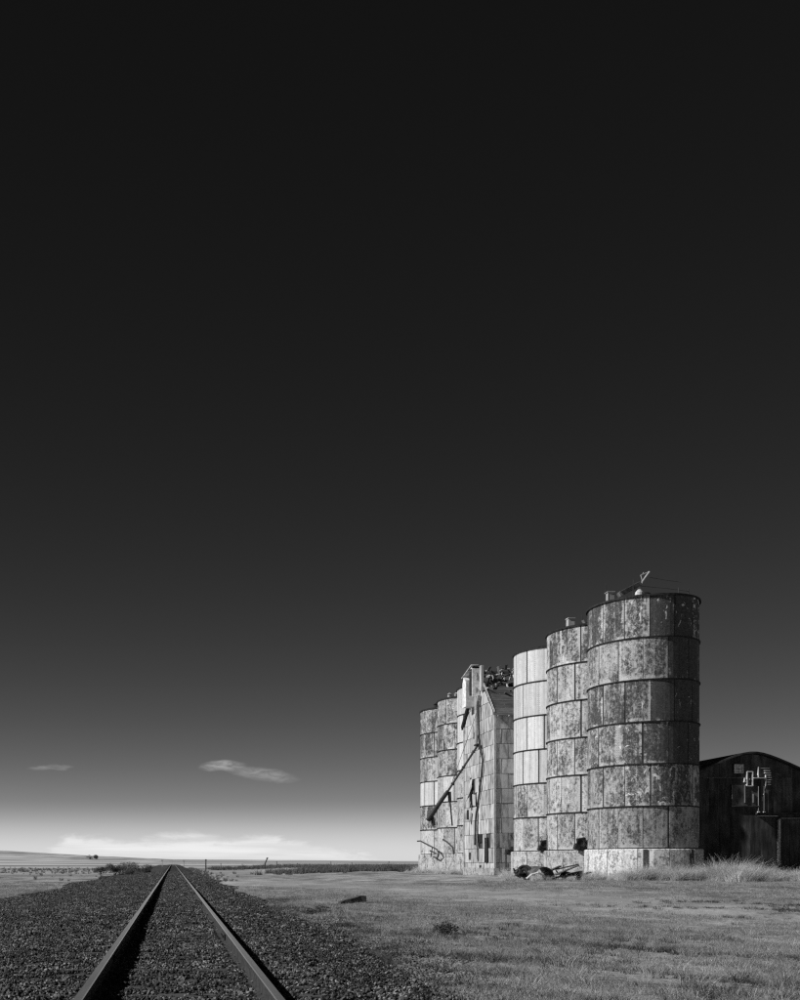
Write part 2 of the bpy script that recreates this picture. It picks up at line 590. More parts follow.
xn = np.concatenate([-np.geomspace(9000, 12, 60), np.arange(-11.5, 14, 0.35), np.arange(14, 70, 0.9), np.geomspace(71, 9000, 60)])
yn = np.concatenate([-np.geomspace(1500, 12, 20), np.arange(-11, 40, 0.45), np.arange(40, 140, 1.0), np.geomspace(141, 9000, 110)])
ground = grid_sheet('ground', xn, yn, M['ground'])
tag(ground, 'flat dry prairie ground under short grass stretching to the horizon', None, None, 'structure')
xb = TX + np.concatenate([np.linspace(-7.2, -1.4, 44), np.linspace(-1.3, 1.3, 12), np.linspace(1.4, 3.5, 20)])
yb = np.concatenate([np.arange(-12, 60, 0.5), np.arange(60, 460, 2.5)])
bal = grid_sheet('ballast_bed', xb, yb, M['ballast'], 0.03)
for v in bal.data.vertices:                  # ragged edge dives under the soil
    if v.co.x < TX - 6.5 + 0.5 * math.sin(v.co.y * 0.9) * math.sin(v.co.y * 0.37) or v.co.x > TX + 3.2 + 0.35 * math.sin(v.co.y * 0.8 + 1):
        v.co.z -= 0.08
tag(bal, 'dark crushed stone bed carrying the railway track', None, None, 'structure')


# ------------------------------------------------------------------ scattering (one object: prototypes + points, instanced by geometry nodes)
def scatter(name, pts, rots, scls, protos, mat, label, cat=None):
    N = len(pts)
    k = len(protos)
    verts = [np.asarray(pts, float)]
    pid = [np.zeros(N, int)]
    tone = [np.zeros(N)]
    faces = []
    off = N
    for i, (pv, pf, pt) in enumerate(protos):
        verts.append(np.asarray(pv, float))
        pid.append(np.full(len(pv), i + 1))
        tone.append(np.asarray(pt, float))
        faces += [tuple(a + off for a in f) for f in pf]
        off += len(pv)
    me = bpy.data.meshes.new(name)
    me.from_pydata(np.concatenate(verts).tolist(), [], faces)
    me.materials.append(mat)

    def attr(nm, typ, data, key='value'):
        a = me.attributes.new(nm, typ, 'POINT')
        a.data.foreach_set(key, np.asarray(data).ravel())
    attr('proto', 'INT', np.concatenate(pid).astype(np.int32))
    attr('tone', 'FLOAT', np.concatenate(tone).astype(np.float32))
    pad = np.zeros((off - N, 3))
    attr('rot', 'FLOAT_VECTOR', np.concatenate([rots, pad]).astype(np.float32), 'vector')
    attr('scl', 'FLOAT_VECTOR', np.concatenate([scls, pad]).astype(np.float32), 'vector')
    attr('pick', 'INT', np.concatenate([rng.integers(0, k, N), np.zeros(off - N, int)]).astype(np.int32))
    o = link(name, me)
    ng = bpy.data.node_groups.new(name + '_nodes', 'GeometryNodeTree')
    ng.interface.new_socket('Geometry', in_out='INPUT', socket_type='NodeSocketGeometry')
    ng.interface.new_socket('Geometry', in_out='OUTPUT', socket_type='NodeSocketGeometry')
    nd, lk = ng.nodes, ng.links
    gi, go = nd.new('NodeGroupInput'), nd.new('NodeGroupOutput')

    def named(nm, typ):
        a = nd.new('GeometryNodeInputNamedAttribute')
        a.data_type = typ
        a.inputs['Name'].default_value = nm
        return a.outputs['Attribute']
    pr = named('proto', 'INT')

    def sepa(i):
        c = nd.new('FunctionNodeCompare')
        c.data_type = 'INT'
        c.operation = 'EQUAL'
        lk.new(pr, c.inputs['A'] if c.inputs['A'].type == 'INT' else c.inputs[2])
        (c.inputs['B'] if c.inputs['B'].type == 'INT' else c.inputs[3]).default_value = i
        s = nd.new('GeometryNodeSeparateGeometry')
        s.domain = 'POINT'
        lk.new(gi.outputs[0], s.inputs[0])
        lk.new(c.outputs[0], s.inputs[1])
        return s.outputs[0]
    jn = nd.new('GeometryNodeJoinGeometry')
    for i in range(k):
        g2 = nd.new('GeometryNodeGeometryToInstance')
        lk.new(sepa(i + 1), g2.inputs[0])
        lk.new(g2.outputs[0], jn.inputs[0])
    ip = nd.new('GeometryNodeInstanceOnPoints')
    lk.new(sepa(0), ip.inputs['Points'])
    lk.new(jn.outputs[0], ip.inputs['Instance'])
    ip.inputs['Pick Instance'].default_value = True
    lk.new(named('pick', 'INT'), ip.inputs['Instance Index'])
    er = nd.new('FunctionNodeEulerToRotation')
    lk.new(named('rot', 'FLOAT_VECTOR'), er.inputs[0])
    lk.new(er.outputs[0], ip.inputs['Rotation'])
    lk.new(named('scl', 'FLOAT_VECTOR'), ip.inputs['Scale'])
    lk.new(ip.outputs[0], go.inputs[0])
    md = o.modifiers.new('scatter', 'NODES')
    md.node_group = ng
    return tag(o, label, cat, None, 'stuff')


ICO_V, ICO_F = None, None


def ico():
    global ICO_V, ICO_F
    if ICO_V is None:
        t = (1 + 5 ** 0.5) / 2
        v = np.array([(-1, t, 0), (1, t, 0), (-1, -t, 0), (1, -t, 0), (0, -1, t), (0, 1, t), (0, -1, -t), (0, 1, -t), (t, 0, -1), (t, 0, 1), (-t, 0, -1), (-t, 0, 1)], float)
        ICO_V = v / np.linalg.norm(v[0])
        ICO_F = [(0, 11, 5), (0, 5, 1), (0, 1, 7), (0, 7, 10), (0, 10, 11), (1, 5, 9), (5, 11, 4), (11, 10, 2), (10, 7, 6), (7, 1, 8), (3, 9, 4), (3, 4, 2), (3, 2, 6), (3, 6, 8), (3, 8, 9), (4, 9, 5), (2, 4, 11), (6, 2, 10), (8, 6, 7), (9, 8, 1)]
    return ICO_V, ICO_F


def rot3():
    q = rng.normal(size=4)
    q /= np.linalg.norm(q)
    a, b, c, d = q
    return np.array([[1 - 2 * (c * c + d * d), 2 * (b * c - a * d), 2 * (b * d + a * c)], [2 * (b * c + a * d), 1 - 2 * (b * b + d * d), 2 * (c * d - a * b)], [2 * (b * d - a * c), 2 * (c * d + a * b), 1 - 2 * (b * b + c * c)]])


def stone_patch(n, half, smin, smax, zj):
    V, F, T = [], [], []
    iv, if_ = ico()
    for i in range(n):
        s = rng.uniform(smin, smax) * (1.5 if rng.random() < 0.07 else 1)
        v = iv * rng.uniform(0.62, 1.28, (12, 1)) * np.array([1.0, rng.uniform(0.6, 0.95), rng.uniform(0.5, 0.8)])
        v = (v @ rot3().T) * s
        v[:, 0] += rng.uniform(-half, half)
        v[:, 1] += rng.uniform(-half, half)
        v[:, 2] += rng.uniform(0, zj)
        o = len(T)
        V.append(v)
        F += [tuple(a + o for a in f) for f in if_]
        T += [rng.random()] * 12
    return np.concatenate(V), F, T


def patch_points(y0, y1, step, xl, xr, jit=0.5):
    P = []
    y = y0
    while y < y1:
        a, b = xl(y), xr(y)
        for x in np.arange(a, b, step):
            P.append((x + rng.uniform(-jit, jit) * step, y + rng.uniform(-jit, jit) * step))
        y += step
    return np.array(P)


def edge_l(y): return TX - 6.4 - 0.35 * math.sin(y * 0.21)
def edge_r(y): return TX + 3.15 + 0.3 * math.sin(y * 0.33 + 1)


stone_protos = [stone_patch(34, 0.125, 0.011, 0.024, 0.022) for _ in range(8)]
big_protos = [stone_patch(26, 0.125, 0.015, 0.028, 0.022) for _ in range(5)]
near = patch_points(4.0, 17, 0.20, lambda y: max(edge_l(y), -0.18 * y - 1.6), edge_r)
midp = patch_points(17, 42, 0.27, lambda y: max(edge_l(y), -0.18 * y - 1.6), edge_r)
farp = patch_points(42, 120, 0.42, edge_l, edge_r)


def off_ties(P):
    ph = np.abs((P[:, 1] - 2.6 + 0.26) % 0.52 - 0.26)
    inside = np.abs(P[:, 0] - TX) < 1.32
    drop = inside & (ph < 0.085) & (rng.random(len(P)) < 0.72)
    return P[~drop]


def place(P, z_off, smin, smax, tilt=0.0):
    z = ground_z(P[:, 0], P[:, 1]) + z_off
    pts = np.column_stack([P, z])
    N = len(P)
    rot = np.column_stack([rng.normal(0, tilt, N), rng.normal(0, tilt, N), rng.uniform(0, 6.283, N)]) if tilt else np.column_stack([np.zeros(N), np.zeros(N), rng.uniform(0, 6.283, N)])
    s = rng.uniform(smin, smax, N)
    return pts, rot, np.column_stack([s, s, s])


near, midp = off_ties(near), off_ties(midp)
a1, a2, a3 = place(near, 0.032, 0.9, 1.15), place(midp, 0.034, 1.15, 1.45), place(farp, 0.036, 1.6, 2.1)
# thin spill of stones into the grass on the right, and a few on the left
spill = []
for _ in range(2600):
    y = 6 + 34 * rng.random() ** 1.5
    spill.append((edge_r(y) + abs(rng.normal(0, 0.7)), y))
for _ in range(700):
    y = 15 + 40 * rng.random()
    spill.append((edge_l(y) - abs(rng.normal(0, 0.5)), y))
a4 = place(np.array(spill), 0.0, 0.7, 1.0)
cat3 = [np.concatenate([q[i] for q in (a1, a2, a3)]) for i in range(3)]
scatter('ballast_stones', *cat3, stone_protos, M['stone'], 'dark crushed ballast stones heaped between and beside the rails')
sparse = [stone_patch(7, 0.2, 0.012, 0.026, 0.01) for _ in range(5)]
scatter('loose_gravel', *a4, sparse, M['stone'], 'loose dark gravel spilled from the ballast into the grass')


# ------------------------------------------------------------------ railway track
track = thing('railway_track', (TX, 0, 0), 'straight railway track with two steel rails running away to the horizon', 'railway track')
RH = 0.185
GA = 0.755
prof = [(-0.075, -RH), (-0.075, -RH + 0.012), (-0.012, -RH + 0.032), (-0.009, -0.048), (-0.036, -0.036), (-0.037, -0.008), (-0.030, 0.0), (0.030, 0.0), (0.037, -0.008), (0.036, -0.036), (0.009, -0.048), (0.012, -RH + 0.032), (0.075, -RH + 0.012), (0.075, -RH)]
for s in (-1, 1):
    me = bpy.data.meshes.new('rail')
    ys = list(np.arange(-12, 60, 11.9)) + [70, 120, 220, 330, 450]
    V = [(s * GA + x + 0.003 * math.sin(y * 0.7 + s), y, z) for y in ys for x, z in prof]
    n = len(prof)
    F, mi = [], []
    for i in range(len(ys) - 1):
        for j in range(n):
            F.append((i * n + j, i * n + (j + 1) % n, (i + 1) * n + (j + 1) % n, (i + 1) * n + j))
            mi.append(0 if j in (5, 6, 7) else 1)
    F.append(tuple(range(n)))
    mi.append(1)
    me.from_pydata(V, [], F)
    me.materials.append(M['rail'])
    me.materials.append(M['railside'])
    me.polygons.foreach_set('material_index', mi)
    me.update()
    link('rail', me, track)
# joint bars bolted to the rails every 11.9 m
for s in (-1, 1):
    for yj in (11.8 + (3.2 if s > 0 else 0), 23.7 + (3.2 if s > 0 else 0), 35.6):
        jb = MB()
        for q in (-1, 1):
            jb.box((s * GA + q * 0.024, yj, -0.105), (0.024, 0.75, 0.085))
            for b_ in range(4):
                jb.box((s * GA + q * 0.042, yj - 0.27 + 0.18 * b_, -0.105), (0.022, 0.034, 0.034))
        jb.build('joint_bar', M['railside'], track)
tie_meshes = []
for i in range(5):
    m_ = MB().box((0, 0, 0), (2.55, 0.22, 0.16))
    vs = [(x + random.uniform(-.02, .02), y + random.uniform(-.012, .012), z + random.uniform(-.006, .006)) for x, y, z in m_.v]
    m_.v = vs
    tie_meshes.append(m_.mesh('tie', M['tie']))
plate = MB().box((0, 0, 0), (0.30, 0.18, 0.014))
for q in (-1, 1):
    plate.box((q * 0.095, 0.05 * q, 0.018), (0.03, 0.03, 0.03))
plate_me = plate.mesh('tie_plate', M['railside'])
for i in range(150):
    y = 2.6 + i * 0.52
    t_ = link('tie', tie_meshes[i % 5], track, (random.uniform(-.03, .03), y + random.uniform(-.02, .02), -0.266 + random.uniform(-.008, .008)), random.uniform(-.012, .012))
    if i < 30:
        for s in (-1, 1):
            link('tie_plate', plate_me, t_, (s * GA - t_.location.x, 0, 0.087))
far_ties = MB()
for i in range(150, 560):
    far_ties.box((0, 2.6 + i * 0.52, -0.272), (2.55, 0.22, 0.16))
tag(far_ties.build('far_ties', M['tie'], track), None, None, None, 'stuff')

# ------------------------------------------------------------------ silos
RING_H, NRING, NPAN = 2.437, 6, 14
SR, BASE_T = 3.05, 1.80
NSEG = 5


def stave_mesh():
    m_ = MB()
    gap = 0.066 / SR
    a = math.pi / NPAN - gap / 2
    uv = []
    for r in (SR, SR - 0.03):
        for z in (0.035, RING_H - 0.035):
            for i in range(NSEG + 1):
                t = -a + 2 * a * i / NSEG
                rr = r - (0.006 if i in (0, NSEG) and r == SR else 0)
                m_.v.append((rr * math.cos(t), rr * math.sin(t), z))
                uv.append((i / NSEG, z / RING_H))
    k = NSEG + 1
    for i in range(NSEG):
        m_.f.append((i, i + 1, k + i + 1, k + i))
        m_.f.append((i, 2 * k + i, 2 * k + i + 1, i + 1))
        m_.f.append((k + i, k + i + 1, 3 * k + i + 1, 3 * k + i))
    m_.f.append((0, k, 3 * k, 2 * k))
    m_.f.append((k - 1, 3 * k - 1, 4 * k - 1, 2 * k - 1))
    m_.uv = uv
    return m_.mesh('stave_panel', M['stave'])


stave_me = stave_mesh()
core_me = MB().lathe([(SR - 0.028, 0.0), (SR - 0.028, RING_H * NRING)], 56).mesh('inner_shell', M['core'], True)
hoop_me = MB().lathe([(SR - 0.02, -0.04), (SR + 0.06, -0.036), (SR + 0.065, 0.03), (SR - 0.02, 0.045)], 56).mesh('hoop', M['hoop'])
roof_me = MB().lathe([(SR + 0.09, -0.08), (SR + 0.09, 0.03), (SR - 0.2, 0.10), (0.5, 0.62), (0.45, 0.8), (0.02, 0.86)], 56).mesh('roof', M['hoop'])


def base_block(i, n):
    m_ = MB()
    a0, a1 = 2 * math.pi * i / n, 2 * math.pi * (i + 1) / n
    g_ = 0.004 if i % 3 else 0.010
    ro, ri = SR + 0.22, SR - 0.35
    lo, hi = -0.35, BASE_T - random.uniform(0.0, 0.03)
    A = [(ro, a0 + g_), (ro + random.uniform(-.03, .03), (a0 + a1) / 2), (ro, a1 - g_), (ri, a1 - g_), (ri, a0 + g_)]
    P_ = [(r * math.cos(t), r * math.sin(t)) for r, t in A]
    n_ = len(P_)
    m_.add([(x, y, lo) for x, y in P_] + [(x, y, hi - 0.05) for x, y in P_] + [(x * 0.985, y * 0.985, hi) for x, y in P_],
           [tuple(range(3 * n_ - 1, 2 * n_ - 1, -1))[::-1]] + [(i_, (i_ + 1) % n_, (i_ + 1) % n_ + n_, i_ + n_) for i_ in range(n_)]
           + [(i_ + n_, (i_ + 1) % n_ + n_, (i_ + 1) % n_ + 2 * n_, i_ + 2 * n_) for i_ in range(n_)])
    return m_.mesh('base_block', M['concrete'])


NB = 12
base_meshes = [base_block(i, NB) for i in range(NB)]
base_core = MB().lathe([(SR + 0.12, -0.35), (SR + 0.12, BASE_T - 0.06), (0.1, BASE_T - 0.06)], 36).mesh('base_fill', M['core'])


def build_silo(cx, cy, label, tones):
    """tones(ring from the top, face angle seen from the camera) -> tone, rust, flake"""
    z0 = float(ground_z(cx, cy)) * 0
    s = thing('grain_silo', (cx, cy, 0), label, 'silo', 'steel silos standing in a row beside the track')
    link('inner_shell', core_me, s, (0, 0, BASE_T))
    link('base_fill', base_core, s)
    for i in range(NB):
        g_ = (1.0 if cy < 60 else 0.66) * random.uniform(0.88, 1.08)
        link('base_block', base_meshes[i], s).color = (g_, g_, g_, 1)
    phase = random.uniform(0, 0.12)
    ca = math.atan2(-cy, -cx)
    for r in range(NRING):
        top = NRING - 1 - r
        for p in range(NPAN):
            ang = 2 * math.pi * p / NPAN + phase + (0.13 if r % 2 else 0.0) + random.uniform(-.012, .012)
            o = link('stave_panel', stave_me, s, (0, 0, BASE_T + r * RING_H), ang)
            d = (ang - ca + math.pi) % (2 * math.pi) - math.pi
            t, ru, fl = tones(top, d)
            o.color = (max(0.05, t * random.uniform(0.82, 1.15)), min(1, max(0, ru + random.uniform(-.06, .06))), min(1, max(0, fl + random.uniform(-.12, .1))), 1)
    for r in range(1, NRING):
        link('hoop', hoop_me, s, (0, 0, BASE_T + r * RING_H))
    link('roof', roof_me, s, (0, 0, BASE_T + NRING * RING_H))
    return s


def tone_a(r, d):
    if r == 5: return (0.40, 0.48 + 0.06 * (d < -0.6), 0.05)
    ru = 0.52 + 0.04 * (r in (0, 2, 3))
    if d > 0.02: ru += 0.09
    if d > 0.30 and r < 4: ru = 0.88            # rustier staves facing the barn; extra rust stands in for this side's shade
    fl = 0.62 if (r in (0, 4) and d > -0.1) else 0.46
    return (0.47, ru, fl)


def tone_b(r, d): return (0.54, (0.53, 0.50, 0.52, 0.54, 0.50, 0.48)[r], 0.36)
def tone_c(r, d): return (0.60, 0.16, 0.0) if r < 4 else (0.50, 0.49, 0.15)
def tone_d(r, d): return (0.62, 0.22, 0.0) if r < 3 else (0.52, 0.45, 0.0)
def tone_e(r, d): return (0.55, 0.55, 0.62) if r == 0 else (0.52, (0, .55, .54, .34, .46, .42)[r], 0.25)
def tone_f(r, d): return (0.66, 0.14, 0.0) if r == 3 else ((0.5, 0.58, 0.6) if r == 0 else (0.48, (0, .56, .52, 0, .56, .42)[r], 0.25))


SX = 28.4
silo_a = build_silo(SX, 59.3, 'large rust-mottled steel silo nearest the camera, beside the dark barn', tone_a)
silo_b = build_silo(SX, 65.9, 'second steel silo from the barn, mottled grey with bolt rows', tone_b)
silo_c = build_silo(SX, 72.4, 'silo with bright clean upper rings beside the wooden elevator house', tone_c)
silo_d = build_silo(SX, 86.9, 'pale silo half hidden behind the far side of the elevator house', tone_d)
silo_e = build_silo(SX, 93.5, 'second silo from the far left end of the row, flaking top ring', tone_e)
silo_f = build_silo(SX, 100.0, 'leftmost and farthest silo of the row, one pale ring at mid height', tone_f)

TOPZ = BASE_T + NRING * RING_H
# roof gear of the nearest silo (in the silo's own coordinates)
ga = lambda x, y, z: (x - SX, y - 59.3, z)
m_ = MB().box(ga(25.95, 58.2, 16.72), (0.36, 0.36, 0.55)); m_.box(ga(25.95, 58.2, 17.02), (0.44, 0.44, 0.06)); m_.build('roof_vent', M['pipe'], silo_a)
m_ = MB().beam(ga(26.2, 57.6, 16.70), ga(27.35, 57.6, 17.30), 0.34, 0.24); m_.beam(ga(26.2, 57.6, 16.86), ga(27.35, 57.6, 17.46), 0.42, 0.04); m_.build('broken_auger_trough', M['roofm'], silo_a)
m_ = MB().lathe([(0.30, 0.0), (0.28, 0.28), (0.14, 0.50), (0.13, 0.62), (0.0, 0.62)], 14, ga(27.35, 57.6, 16.55)); m_.build('filler_neck', M['white'], silo_a)
m_ = MB().tube([ga(27.38, 57.5, 17.05), ga(27.55, 57.5, 17.5), ga(27.95, 57.5, 18.05)], 0.06, 6); m_.tube([ga(27.55, 57.5, 17.5), ga(27.45, 57.5, 17.85), ga(27.62, 57.5, 18.0)], 0.03, 5); m_.tube([ga(27.45, 57.5, 17.85), ga(27.95, 57.5, 18.05)], 0.025, 5); m_.build('bent_rod', M['pipe'], silo_a)
posts = [(25.6, 58.0, 1.0), (26.85, 57.2, 1.0), (29.7, 57.6, 0.65), (30.6, 58.2, 0.75), (30.9, 60.5, .7), (28.2, 61.7, .9)]
for (px, py, hh) in posts:
    MB().tube([ga(px, py, 16.3), ga(px + 0.03, py, 16.5 + hh)], 0.022, 5).build('railing_post', M['darkpipe'], silo_a)
MB().tube([ga(28.0, 57.6, 17.75), ga(29.0, 57.6, 17.58), ga(30.0, 57.9, 17.55)], 0.012, 4).build('slack_wire', M['darkpipe'], silo_a)
MB().tube([ga(27.5, 57.5, 17.2), ga(29.0, 57.6, 17.1), ga(30.6, 58.2, 17.1)], 0.012, 4).build('slack_wire', M['darkpipe'], silo_a)
gb = lambda x, y, z: (x - SX, y - 65.9, z)
MB().box(gb(26.2, 64.6, 16.75), (0.4, 0.4, 0.55)).box(gb(26.2, 64.6, 17.05), (0.48, 0.48, 0.06)).build('roof_vent', M['pipe'], silo_b)
MB().beam(gb(26.8, 64.0, 16.7), gb(28.3, 64.0, 17.3), 0.34, 0.24).build('broken_auger_trough', M['roofm'], silo_b)
for px in (25.7, 26.9):
    MB().tube([gb(px, 64.4, 16.3), gb(px, 64.4, 17.25)], 0.02, 5).build('railing_post', M['darkpipe'], silo_b)
for so, cx_, cy_ in ((silo_e, -1.9, 0.4), (silo_e, -1.3, 0.2), (silo_f, -1.6, -0.2)):
    MB().lathe([(0.20, 0.0), (0.20, 0.42), (0.28, 0.44), (0.0, 0.62)], 10, (cx_, cy_, TOPZ + 0.2)).build('roof_vent', M['pipe'] if so is silo_e else M['black'], so)
MB().tube([(-2.2, 0.1, TOPZ), (-2.2, 0.1, TOPZ + 0.9)], 0.02, 5).build('railing_post', M['darkpipe'], silo_e)

# dark notches in the concrete base of the near silo
for aa in (R(-113), R(-64)):
    MB().box(((SR + 0.225) * math.cos(aa), (SR + 0.225) * math.sin(aa), 0.9), (0.10, 0.22, 1.7), (0, 0, aa)).build('base_buttress', M['tie'], silo_a)


def discharge_gate(x, y, rz, label):
    g_ = thing('discharge_gate', (x, y, BASE_T), label, 'grain gate', 'black discharge gates on the silo bases', rz)
    MB().box((0, 0, 0.30), (0.7, 0.5, 0.6), (0.05, 0.08, 0.1)).box((-0.1, -0.1, 0.66), (0.5, 0.4, 0.2), (0.1, -0.2, 0.2)).box((-0.35, -0.15, 0.2), (0.3, 0.4, 0.36), (0, 0.3, 0.3)).build('hopper_box', M['black'], g_)
    MB().lathe([(0.22, -0.04), (0.24, 0.0), (0.22, 0.04), (0.17, 0.0), (0.22, -0.04)], 14).build('hand_wheel', M['black'], g_).matrix_local = Matrix.Translation((-0.12, -0.36, 0.45)) @ Matrix.Rotation(R(80), 4, 'X')
    MB().tube([(0.2, -0.32, 0.15), (0.62, -0.4, 1.05)], 0.035, 6).build('lever', M['black'], g_)
    MB().tube([(-0.45, -0.2, 0.25), (0.5, -0.25, 0.22)], 0.09, 8).build('drive_shaft', M['darkpipe'], g_)
    MB().box((0.42, -0.1, 0.22), (0.3, 0.35, 0.4)).box((0.42, -0.1, 0.46), (0.2, 0.25, 0.12)).build('motor', M['black'], g_)
    return g_


discharge_gate(26.42, 63.2, R(-20), 'black discharge gate on the base of the second silo from the barn')
discharge_gate(26.55, 69.75, R(-20), 'black discharge gate on the base of the silo with bright upper rings')

# ------------------------------------------------------------------ elevator house
HX0, HX1, HY0, HY1, HE, HA = 24.9, 31.0, 75.75, 83.65, 12.55, 16.45
HM = (HY0 + HY1) / 2
house = thing('elevator_house', (HX0, HM, 0), 'tall gabled grain elevator house clad in dented metal sheets, its roof collapsing', 'elevator house')
L = lambda x, y, z: (x - HX0, y - HM, z)


def rake(y):
    return HA - (HA - HE) * abs(y - HM) / (HM - HY0)


wm = MB()
poly = [(HY0 + 0.06, -0.3), (HY1 - 0.06, -0.3), (HY1 - 0.06, HE), (HM, HA - 0.06), (HY0 + 0.06, HE)]
for x in (HX0 + 0.06, HX1 - 0.06):
    o_ = len(wm.v)
    wm.v += [L(x, y, z) for y, z in poly] + [L(x + (0.1 if x < 28 else -0.1), y, z) for y, z in poly]
    wm.f += [tuple(range(o_, o_ + 5)), tuple(range(o_ + 9, o_ + 4, -1))] + [(o_ + i, o_ + (i + 1) % 5, o_ + (i + 1) % 5 + 5, o_ + i + 5) for i in range(5)]
for y in (HY0 + 0.11, HY1 - 0.11):
    wm.box(L((HX0 + HX1) / 2, y, HE / 2 - 0.15), (HX1 - HX0 - 0.34, 0.1, HE + 0.28))
wm.build('board_wall', M['wallcore'], house)
# individual cladding sheets
SW, SHT = 0.99, 1.15
holes = [(80.3, 82.1, 5.6, 8.1), (78.75, 80.0, 2.6, 3.25), (77.4, 78.2, 0.9, 2.95)]


def sheet(poly3, nrm, lift, tiltv):
    m_ = MB()
    n = len(poly3)
    nv = Vector(nrm)
    c = sum((Vector(p) for p in poly3), Vector()) / n
    fr, bk = [], []
    for p in poly3:
        p = Vector(p)
        q = p + nv * (lift + tiltv * (p.z - c.z))
        fr.append(q)
        bk.append(p - nv * 0.02)
    m_.add(fr + bk, [tuple(range(n))] + [(i, i + n, (i + 1) % n + n, (i + 1) % n) for i in range(n)])
    return m_.build('cladding_sheet', M['sheet'], house)


def clip_gable(y0, y1, z0, z1):
    """rectangle in y,z clipped under the gable"""
    P_ = [(y0, z0), (y1, z0)]
    top = []
    for y in ([y1] + ([HM] if y0 < HM < y1 else []) + [y0]):
        top.append((y, min(z1, rake(y) - 0.02)))
    if max(t[1] for t in top) < z0 + 0.15:
        return None
    top = [(y, max(z, z0 + 0.01)) for y, z in top]
    return P_ + top


row = 0
z = -0.2
while z < HA:
    off = (row % 2) * SW * 0.5
    ys_ = [HY0] + [y for y in np.arange(HY0 + SW - off, HY1 - 0.2, SW)] + [HY1]
    for a_, b_ in zip(ys_[:-1], ys_[1:]):
        if b_ - a_ < 0.1: continue
        cy_, cz_ = (a_ + b_) / 2, z + SHT / 2
        if any(h[0] < cy_ < h[1] and h[2] - 0.2 < cz_ < h[3] + 0.2 for h in holes) or random.random() < 0.012:
            continue
        pg = clip_gable(a_ + 0.02, b_ - 0.02, z + 0.02, z + SHT - 0.012)
        if pg is None: continue
        o_ = sheet([L(HX0, y, zz) for y, zz in pg][::-1], (-1, 0, 0), random.uniform(0.01, 0.05), random.uniform(-.02, .03))
    off2 = off
    if z + SHT < HE + 0.5:
        xs_ = [HX0] + [x for x in np.arange(HX0 + SW - off, HX1 - 0.2, SW)] + [HX1]
        for a_, b_ in zip(xs_[:-1], xs_[1:]):
            zt = min(z + SHT - 0.012, HE)
            sheet([L(x, HY0, zz) for x, zz in ((a_ + .02, z + .02), (b_ - .02, z + .02), (b_ - .02, zt), (a_ + .02, zt))], (0, -1, 0), random.uniform(0.01, 0.04), random.uniform(-.02, .025))
    z += SHT
    row += 1
MB().beam(L(HX0 - 0.02, HY0 - 0.02, -0.2), L(HX0 - 0.02, HY0 - 0.02, HE), 0.14, 0.14).build('corner_trim', M['pipe'], house)
MB().beam(L(HX0 - 0.03, HY1 + 0.01, -0.2), L(HX0 - 0.03, HY1 + 0.01, HE), 0.14, 0.14).build('corner_trim', M['pipe'], house)
for (a_, b_, c_, d_) in ((78.75, 79.9, 2.6, 3.25), (77.45, 78.15, 0.9, 2.95), (79.0, 79.5, 0.1, 0.75), (82.4, 82.9, 4.6, 5.4), (81.9, 82.3, 1.2, 1.8)):
    MB().box(L(HX0 + 0.0, (a_ + b_) / 2, (c_ + d_) / 2), (0.10, b_ - a_, d_ - c_)).build('dark_opening', M['black'], house)
# torn, peeled-back sheets round the hole
for i in range(7):
    y, zz = random.uniform(79.9, 82.0), random.uniform(4.2, 8.4)
    MB().box(L(HX0 - 0.16, y, zz), (0.03, random.uniform(.3, .6), random.uniform(.6, 1.3)), (random.uniform(-.3, .3), random.uniform(-.35, .35), random.uniform(-.5, .5))).build('torn_sheet', M['sheet'], house)
MB().box(L(HX0 - 0.05, 79.6, 5.4), (0.03, 0.75, 4.2), (0.03, 0.0, 0.0)).build('bright_patch_sheet', M['white'], house)
# roof: boards on the near slope low down, bare rafters above, ruined far slope
sl = math.atan2(HA - HE, HM - HY0)


def roof_pt(x, t, side, lift=0.0):
    y = (HY0 - 0.35) + (HM - HY0 + 0.35) * t
    zz = HE - 0.35 * (HA - HE) / (HM - HY0) + (HA - HE) * (HM - HY0 + 0.35) / (HM - HY0) * t + lift
    return L(x, y if side < 0 else 2 * HM - y, zz)


for side in (-1, 1):
    for i in range(8):
        x = HX0 + 0.1 + i * 0.85
        MB().beam(roof_pt(x, 0.0, side, 0.02), roof_pt(x + random.uniform(-.05, .05), 1.0 if random.random() < .8 else 0.8, side, 0.02), 0.07, 0.14).build('rafter', M['rafter'], house)
    for j in range(13):
        t0 = 0.002 + j * 0.078
        if t0 > 0.60 and side < 0 and j not in (9,):
            continue
        if side > 0 and j > 9:
            continue
        x0, x1 = HX0 - 0.18, HX1 + 0.1
        if j in (9,): x0, x1 = HX0 + 0.6, HX0 + 3.2
        if j == 7: x1 = HX1 - 1.0
        lift = 0.12 + random.uniform(0, 0.03)
        m_ = MB()
        p = [roof_pt(x0 + random.uniform(-.05, .05), t0, side, lift), roof_pt(x1, t0, side, lift), roof_pt(x1, t0 + 0.074, side, lift), roof_pt(x0, t0 + 0.074, side, lift)]
        q = [(a_[0], a_[1], a_[2] - 0.03) for a_ in p]
        m_.add(p + q, [(0, 1, 2, 3), (7, 6, 5, 4)] + [(i, i + 4, (i + 1) % 4 + 4, (i + 1) % 4) for i in range(4)])
        m_.build('roof_board', M['darkboard'], house)
MB().beam(L(HX0 - 0.1, HM, HA), L(HX1, HM, HA - 0.1), 0.1, 0.2).build('ridge_beam', M['darkboard'], house)
MB().beam(L(HX0 - 0.15, HY1 + 0.3, HE - 0.1), L(HX0 - 0.15, HM + 0.8, HA - 0.62), 0.12, 0.34).build('rake_board', M['black'], house)
